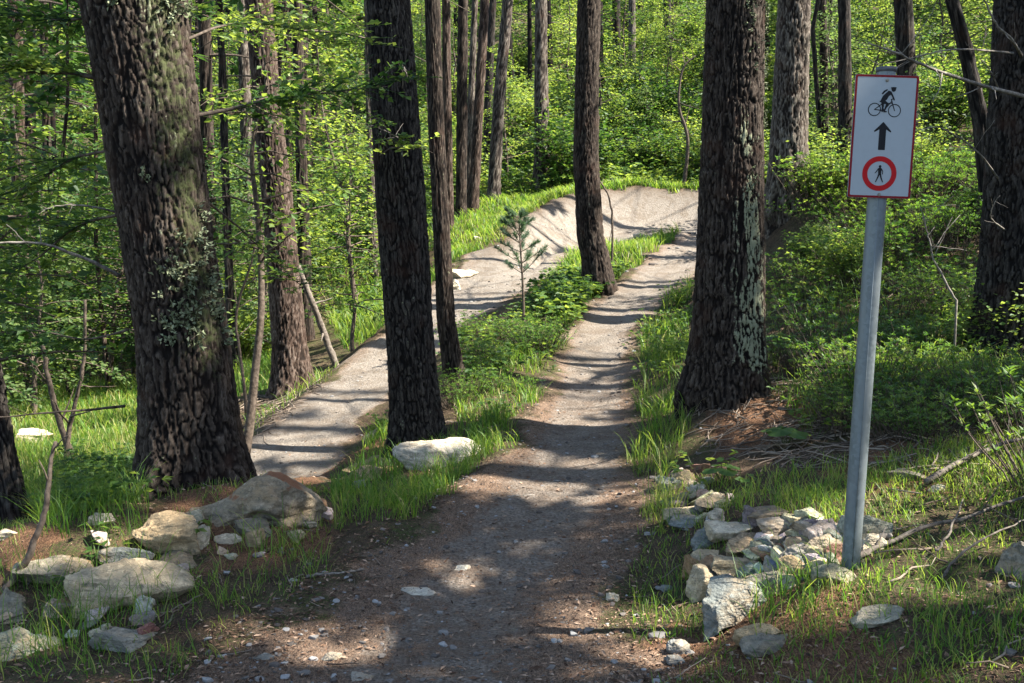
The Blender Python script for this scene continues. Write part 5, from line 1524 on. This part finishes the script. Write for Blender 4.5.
# panel: centre along the post
pc = P(882.5, 137, 3.86 - R)
ZC = (pc[2] - b0[2]) * math.cos(ang) + (pc[0] - b0[0]) * math.sin(ang)
XC = (pc[0] - b0[0]) * math.cos(ang) - (pc[2] - b0[2]) * math.sin(ang)
PW, PH, YF = .1195, .2285, -R - .0065
def prism(name, outline, mat, y, th, parent, holes=None):
    """flat plate in the plane of the sign: outline in metres, front face at y"""
    bm = bmesh.new()
    f = [bm.verts.new((px + XC, y + th, pz + ZC)) for px, pz in outline]
    bm.faces.new(f)
    r = bmesh.ops.extrude_face_region(bm, geom=bm.faces[:])
    bmesh.ops.translate(bm, verts=[v for v in r['geom'] if isinstance(v, bmesh.types.BMVert)], vec=(0, -th, 0))
    bmesh.ops.recalc_face_normals(bm, faces=bm.faces[:])
    me = bpy.data.meshes.new(name); bm.to_mesh(me); bm.free(); me.materials.append(mat)
    return add_obj(name, me, parent)
def rrect(w, h, r, n=6):
    o = []
    for cx, cz, a0 in ((w - r, h - r, 0), (-w + r, h - r, 90), (-w + r, -h + r, 180), (w - r, -h + r, 270)):
        for k in range(n + 1):
            a = math.radians(a0 + 90 * k / n); o.append((cx + r * math.cos(a), cz + r * math.sin(a)))
    return o
def circle(cx, cz, r, n=40): return [(cx + r * math.cos(2 * math.pi * k / n), cz + r * math.sin(2 * math.pi * k / n)) for k in range(n)]
panel = prism('sign_panel', rrect(PW, PH, .008), M_WHITE, YF, .003, sg)
def band(name, outer, inner, mat, y, parent):
    bm = bmesh.new(); n = len(outer)
    vo = [bm.verts.new((a + XC, y, b + ZC)) for a, b in outer]; vi = [bm.verts.new((a + XC, y, b + ZC)) for a, b in inner]
    for k in range(n): bm.faces.new((vo[k], vo[(k + 1) % n], vi[(k + 1) % n], vi[k]))
    bmesh.ops.recalc_face_normals(bm, faces=bm.faces[:])
    me = bpy.data.meshes.new(name); bm.to_mesh(me); bm.free(); me.materials.append(mat)
    return add_obj(name, me, parent)
band('border', rrect(PW - .0006, PH - .0006, .0078), rrect(PW - .0088, PH - .0088, .003), M_RED, YF - .0006, panel)
class Flat:
    """strokes and plates of one printed symbol, each a hair in front of the one before"""
    def __init__(s): s.v, s.f, s.y = [], [], YF - .0008
    def poly(s, pts):
        o = len(s.v); s.v += [(a + XC, s.y, b + ZC) for a, b in pts]; s.f.append(list(range(o, o + len(pts)))); s.y -= .00007
    def stroke(s, a, b, w0, w1=None):
        w1 = w0 if w1 is None else w1
        a, b = np.array(a), np.array(b); d = unit(b - a); n = np.array([-d[1], d[0]])
        pts = []
        t0 = math.atan2(n[1], n[0])
        for k in range(9): t = t0 + math.pi * k / 8; pts.append(tuple(a + w0 / 2 * np.array([math.cos(t), math.sin(t)])))
        for k in range(9): t = t0 + math.pi + math.pi * k / 8; pts.append(tuple(b + w1 / 2 * np.array([math.cos(t), math.sin(t)])))
        s.poly(pts)
    def ring(s, cx, cz, r0, r1, n=36):
        o = len(s.v)
        s.v += [(a + XC, s.y, b + ZC) for a, b in circle(cx, cz, r1, n)] + [(a + XC, s.y, b + ZC) for a, b in circle(cx, cz, r0, n)]
        for k in range(n): s.f.append([o + k, o + (k + 1) % n, o + n + (k + 1) % n, o + n + k])
        s.y -= .00007
    def build(s, name, mat, parent):
        me = bpy.data.meshes.new(name); me.from_pydata(s.v, [], s.f); me.update(); me.materials.append(mat)
        return add_obj(name, me, parent)
f = Flat()      # cyclist
wl, wr, wz, wrad = -.0405, .0350, .1000, .0245
f.ring(wl, wz, wrad - .0035, wrad); f.ring(wr, wz - .002, wrad - .0035, wrad)
bb = (-.006, .097); st_ = (-.014, .128); hd = (.0235, .133)
for a, b in (((wl, wz), bb), (bb, hd), ((wl, wz), (-.0125, .122)), ((-.0125, .122), (.0225, .125)), (bb, st_), ((wr, wz - .002), (.0205, .138))): f.stroke(a, b, .0036)
f.stroke((-.021, .130), (-.006, .130), .005); f.stroke((.0205, .139), (.030, .142), .0038)
f.poly([(-.020, .133), (-.013, .150), (.008, .171), (.018, .168), (.022, .160), (.010, .150), (.004, .138), (-.004, .131), (-.014, .130)])   # trunk
f.stroke((.016, .164), (.024, .152), .0075, .006); f.stroke((.024, .152), (.031, .138), .006, .005)       # arm
f.poly([(-.018, .159), (-.010, .170), (.002, .1765), (.005, .173), (-.006, .164), (-.013, .156)])        # back pack
f.poly(circle(.0265, .176, .0088, 24)); f.stroke((.0185, .181), (.034, .1815), .0055)                  # head and helmet
f.stroke((-.012, .134), (.006, .122), .0115, .009); f.stroke((.006, .122), (-.003, .097), .0085, .0055); f.stroke((-.013, .132), (-.010, .112), .0105, .008)
f.stroke((-.010, .112), (-.0115, .094), .007, .005); f.stroke((-.005, .093), (.004, .093), .005)
f.build('cyclist_symbol', M_BLACK, panel)
f = Flat()
f.poly([(-.003, .0555), (-.036, .0215), (-.0345, .0165), (-.0165, .0270), (-.0165, -.0490), (.0095, -.0490), (.0095, .0270), (.0275, .0165), (.029, .0215)])
f.build('arrow', M_BLACK, panel)
f = Flat(); f.ring(-.0045, -.137, .0455, .0650, 56); f.build('prohibition_ring', M_RED2, panel)
f = Flat(); ox, oz = -.0045, -.137
def q(a, b): return (ox + a, oz + b)
f.poly(circle(ox + .001, oz + .0265, .0052, 20))
f.poly([q(-.0065, .018), q(-.003, .0215), q(.005, .0215), q(.008, .017), q(.0062, -.002), q(-.0045, -.002)])
f.stroke(q(-.005, .018), q(-.012, .007), .0042, .0036); f.stroke(q(-.012, .007), q(-.0165, .002), .0036, .003)
f.stroke(q(.006, .018), q(.012, .009), .0042, .0036); f.stroke(q(.012, .009), q(.0115, -.002), .0036, .003)
f.stroke(q(-.001, -.001), q(-.006, -.016), .007, .0048); f.stroke(q(-.006, -.016), q(-.0125, -.031), .0048, .0036)
f.stroke(q(.003, -.001), q(.007, -.015), .007, .0048); f.stroke(q(.007, -.015), q(.0140, -.031), .0048, .0036)
f.build('walker_symbol', M_BLACK, panel)
for bz in (.2085, -.2155):
    g = Geo(); tube(g, [(XC, YF + .001, ZC + bz), (XC, YF - .003, ZC + bz)], .0062, 14, .5); tube(g, [(XC, YF - .0028, ZC + bz), (XC, YF - .006, ZC + bz)], .0042, 6, .5)
    add_obj('bolt', g.mesh('bolt', M_BOLT, smooth=False), panel)
    g = Geo(); tube(g, [(0, 0, ZC + bz - .012), (0, 0, ZC + bz + .012)], R + .0022, 30, .5); tube(g, [(XC, -R, ZC + bz), (XC, YF + .0035, ZC + bz)], .010, 12, .5)
    add_obj('clamp', g.mesh('clamp', M_STEEL), sg)

# ---------------------------------------------------------------- fallen branches and single small plants
def ground_stick(name, label, pts, r0, r1, mat, cat='branch', seed=0, twigs=3, lift=.012):
    """pts: (px, py, height above the ground in m)"""
    r = np.random.default_rng(seed + 40)
    w = []
    for px, py, h in pts:
        gp = ground_hit(px, py + h * F / max(ground_hit(px, py)[1], 1)); w.append(gp + np.array([0, 0, h + lift]))
    path = smooth_path(w, 24)
    path = path + np.stack([np.cumsum(r.normal(0, .003, 24)) for _ in range(3)], 1)
    g = Geo()
    rad = np.linspace(r0, r1, 24) * (1 + r.normal(0, .08, 24))
    tube(g, path - path[0], rad, 8, .4)
    L = np.linalg.norm(path[-1] - path[0])
    for k in range(twigs):
        i = r.integers(5, 22); d = unit(path[i + 1] - path[i - 1])
        dv = unit(d * .8 + r.normal(0, .5, 3) + np.array([0, 0, .25])); l = L * r.uniform(.08, .22)
        t = np.linspace(0, 1, 5)[:, None]
        tube(g, path[i] + dv * l * t - path[0], np.linspace(rad[i] * .55, .0015, 5), 5, .4)
    o = add_obj(name, g.mesh(name, mat), None, tuple(path[0]))
    return tag(o, label, cat)
M_STICK = simple_mat('dry_stick', (.055, .045, .037), (.16, .135, .11), 28)
ground_stick('fallen_branch', 'longest dry branch lying over the grass from the signpost foot to the right edge', [(858, 562, 0), (880, 549, .02), (930, 528, .05), (975, 517, .05), (1035, 497, .06)], .013, .006, M_STICK, seed=1, twigs=5)
ground_stick('fallen_branch', 'dark fallen branch slanting up the bank to the right edge above the grass', [(925, 485, .02), (965, 463, .05), (1000, 447, .05), (1040, 438, .05)], .015, .009, M_STICK, seed=2, twigs=4)
ground_stick('fallen_branch', 'thin curved stick in the grass at right with its end bent down', [(940, 582, .0), (962, 556, .04), (985, 538, .06), (1030, 520, .05)], .006, .003, M_STICK, seed=3, twigs=1)
ground_stick('fallen_branch', 'reddish brown stick on the twig litter between the signpost and the lichen pine', [(884, 410, .06), (900, 432, .03), (922, 452, .0)], .010, .006, M_TWIG, seed=4, twigs=1)
ground_stick('fallen_branch', 'grey thick broken branch on the bank just right of the signpost', [(862, 555, 0), (875, 545, .02), (893, 538, .03)], .016, .011, M_DEADWOOD, seed=5, twigs=1)
ground_stick('fallen_branch', 'thin twig crossing the long dry branch at right', [(935, 555, .02), (952, 530, .08), (966, 500, .08)], .006, .003, M_STICK, seed=6, twigs=1)
ground_stick('stick', 'pale bare stick lying on the left half of the trail', [(307, 580, 0), (335, 574, .0), (364, 572, .0)], .008, .006, M_DEADWOOD, 'stick', seed=7, twigs=0, lift=.006)
ground_stick('stick', 'thin straight stick lying across the trail in the middle distance', [(508, 497, 0), (535, 496, .0)], .007, .006, M_DEADWOOD, 'stick', seed=8, twigs=0, lift=.006)
def upright(name, label, pts, r0, r1, mat, cat, seed=0, twigs=4, tl=.2):
    r = np.random.default_rng(seed + 70)
    path = smooth_path([P(*p) for p in pts], 30)
    zg = H(path[0][0], path[0][1])[0]
    if path[0][2] > zg - .03: path = np.vstack([[path[0][0], path[0][1], zg - .05], path])
    n = len(path)
    path[1:] += np.cumsum(r.normal(0, .004, (n - 1, 3)), 0)
    g = Geo(); rad = np.linspace(r0, r1, n) * (1 + r.normal(0, .05, n))
    tube(g, path - path[0], rad, 9, .4)
    for k in range(twigs):
        i = r.integers(n // 3, n - 1); dv = unit(r.normal(0, .7, 3) + np.array([0, 0, .4])); l = tl * r.uniform(.5, 1.3)
        t = np.linspace(0, 1, 5)[:, None]
        tube(g, path[i] + dv * l * t + np.cumsum(r.normal(0, .02 * l, (5, 3)), 0) - path[0], np.linspace(rad[i] * .5, .002, 5), 5, .4)
    return tag(add_obj(name, g.mesh(name, mat), None, tuple(path[0])), label, cat)
upright('dead_branch', 'grey dead branch standing aslant among the stones at the left edge', [(4, 592, 4.55), (28, 558, 4.6), (44, 512, 4.65), (52, 470, 4.7), (57, 438, 4.75)], .020, .008, M_TWIG, 'branch', 1, 3, .12)
upright('dead_tree', 'broken bare dead stem leaning left beside the lower trail', [(340, 374, 13.6), (325, 335, 13.6), (312, 300, 13.5), (300, 266, 13.5)], .050, .038, M_STICK, 'tree', 2, 3, .4)
upright('dead_tree', 'thin grey dead stem standing between the massive leaning pine and the reddish pine', [(246, 402, 12), (240, 350, 12), (236, 310, 12), (252, 255, 11.9), (258, 215, 11.9)], .022, .008, M_TWIG, 'tree', 3, 6, .5)
upright('bare_sapling', 'thin bare bent sapling on the grassy island beside the curved-foot pine', [(612, 262, 18), (612, 225, 18), (608, 200, 18), (598, 182, 18)], .022, .014, M_TWIG, 'sapling', 4, 2, .25)
upright('crooked_sapling', 'crooked dark sapling on the hillside right behind the banked turn', [(684, 186, 27), (688, 140, 27), (679, 105, 27), (683, 70, 27), (696, 56, 27)], .055, .02, M_TWIG, 'sapling', 5, 9, .9)
upright('bare_sapling', 'bare dark sapling stem low in the leaves beside the bright grass patch far left', [(72, 458, 11), (58, 420, 11), (44, 370, 11), (40, 330, 11)], .04, .02, M_TWIG, 'sapling', 6, 4, .6)
upright('bare_sapling', 'second dark sapling stem right of the other one beside the bright grass patch', [(66, 462, 10.6), (72, 420, 10.6), (84, 370, 10.6), (86, 300, 10.6)], .03, .015, M_TWIG, 'sapling', 7, 4, .6)
upright('dead_branch', 'forked white dead branch rising out of the shrubs right of the signpost', [(957, 300, 7.2), (938, 270, 7.2), (930, 245, 7.2), (922, 215, 7.2)], .009, .003, M_DEADWOOD, 'branch', 8, 9, .3)

# little pine on the bank
def small_pine():
    b = ground_hit(524, 330)
    top = P(519, 216, b[1])
    h = top[2] - b[2]
    r = np.random.default_rng(8)
    t_ = empty('young_pine', tuple(b), 'young pine with bluish needle whorls on the bank between the trails', 'sapling')
    gs, gl = Geo(), Geo()
    d = np.array([top[0] - b[0], 0, h])
    path = smooth_path([np.array([0, 0, -.06]), d * .4 + [.01, 0, 0], d * .75, d], 20)
    tube(gs, path, np.linspace(.020, .006, 20), 8, .4)
    for q in (.42, .5, .6, .68, .76, .84, .91, .97):
        for k in range(5):
            az = k * 1.257 + q * 20 + r.normal(0, .5); ln = (h * .25 * (1.3 - q) + .05) * r.uniform(.55, 1.25)
            if r.uniform() < .1: continue
            s = np.array([np.interp(q * 19, range(20), path[:, a]) for a in range(3)])
            dv = np.array([math.cos(az), math.sin(az), r.uniform(.2, .8)]); tt = np.linspace(0, 1, 5)[:, None]
            bp = s + dv * ln * tt + np.array([0, 0, .12]) * ln * tt ** 2
            tube(gs, bp, np.linspace(.006, .003, 5), 5, .5)
            m = int(r.integers(110, 190))
            u = r.uniform(.25, 1, m) ** .6
            p = np.stack([np.interp(u, tt[:, 0], bp[:, a]) for a in range(3)], 1)
            dirs = unit(dv) * .9 + r.normal(0, .6, (m, 3)) + [0, 0, .3]
            leaves(gl, p, dirs, r.normal(0, 1, (m, 3)), r.uniform(.045, .085, m), .006, np.clip(r.normal(.4, .15, m), 0, 1), .1)
    add_obj('stem', gs.mesh('stem', M_TWIG), t_); add_obj('needles', gl.mesh('needles', M_BLUENEEDLE, smooth=False), t_)
M_BLUENEEDLE = leaf_mat('young_needle', [(.05, .085, .05), (.08, .13, .075), (.13, .19, .10)], [(.08, .16, .06), (.18, .28, .10)], .3, .5)
small_pine()

def broad_plant(name, label, px, py, size, n, seed, cat='plant', hgt=.16):
    b = ground_hit(px, py); r = np.random.default_rng(seed)
    t_ = empty(name, tuple(b), label, cat)
    gs = Geo()
    for k in range(n):
        az = k * 2.4 + r.uniform(0, .6); out = np.array([math.cos(az), math.sin(az), 0])
        tip = out * size * r.uniform(.5, .9) + np.array([0, 0, hgt * r.uniform(.7, 1.2)])
        tt = np.linspace(0, 1, 6)[:, None]
        tube(gs, tip * tt + np.array([0, 0, .25 * hgt]) * (tt - tt ** 2) * 4 * .5 - [0, 0, .02] * (1 - tt), np.linspace(.004, .0025, 6), 5, .5)
        # lobed leaf blade: fan of points round the tip, slightly cupped
        m = 26; a = np.linspace(-2.6, 2.6, m)
        rad = size * r.uniform(.75, 1.1) * (.72 + .28 * np.abs(np.cos(a * 2.5))) * (1 - .25 * (np.abs(a) / 2.6) ** 2)
        side = np.array([-out[1], out[0], 0]); fw = out + np.array([0, 0, -.25])
        ring = tip + fw * (np.cos(a) * rad)[:, None] + side * (np.sin(a) * rad)[:, None] + np.array([0, 0, 1]) * (.05 * size * np.cos(a * 5) - .10 * size)[:, None]
        mid = tip + (ring - tip) * .5 + [0, 0, .05 * size]
        v = np.vstack([tip[None], mid, ring]); i = np.arange(m - 1)
        gl = Geo(); gl.add(v, np.stack([1 + i, 1 + m + i, 2 + m + i, 2 + i], 1), np.stack([0 * i, 1 + i, 2 + i], 1), .45 + r.normal(0, .1))
        add_obj('leaf', gl.mesh('leaf', M_LEAF), t_)
    add_obj('stalks', gs.mesh('stalks', M_STEM), t_)
broad_plant('broadleaf_plant', 'plant with large lobed green leaves at the right foot of the lichen pine', 786, 447, .09, 5, 1, hgt=.12)
broad_plant('broadleaf_plant', 'broad-leaved plant in the sun against the right side of the lichen pine', 776, 372, .09, 6, 2, hgt=.26)
broad_plant('broadleaf_plant', 'broad-leaved plant in the grass at the upper end of the stone pile', 722, 482, .07, 5, 3, hgt=.09)
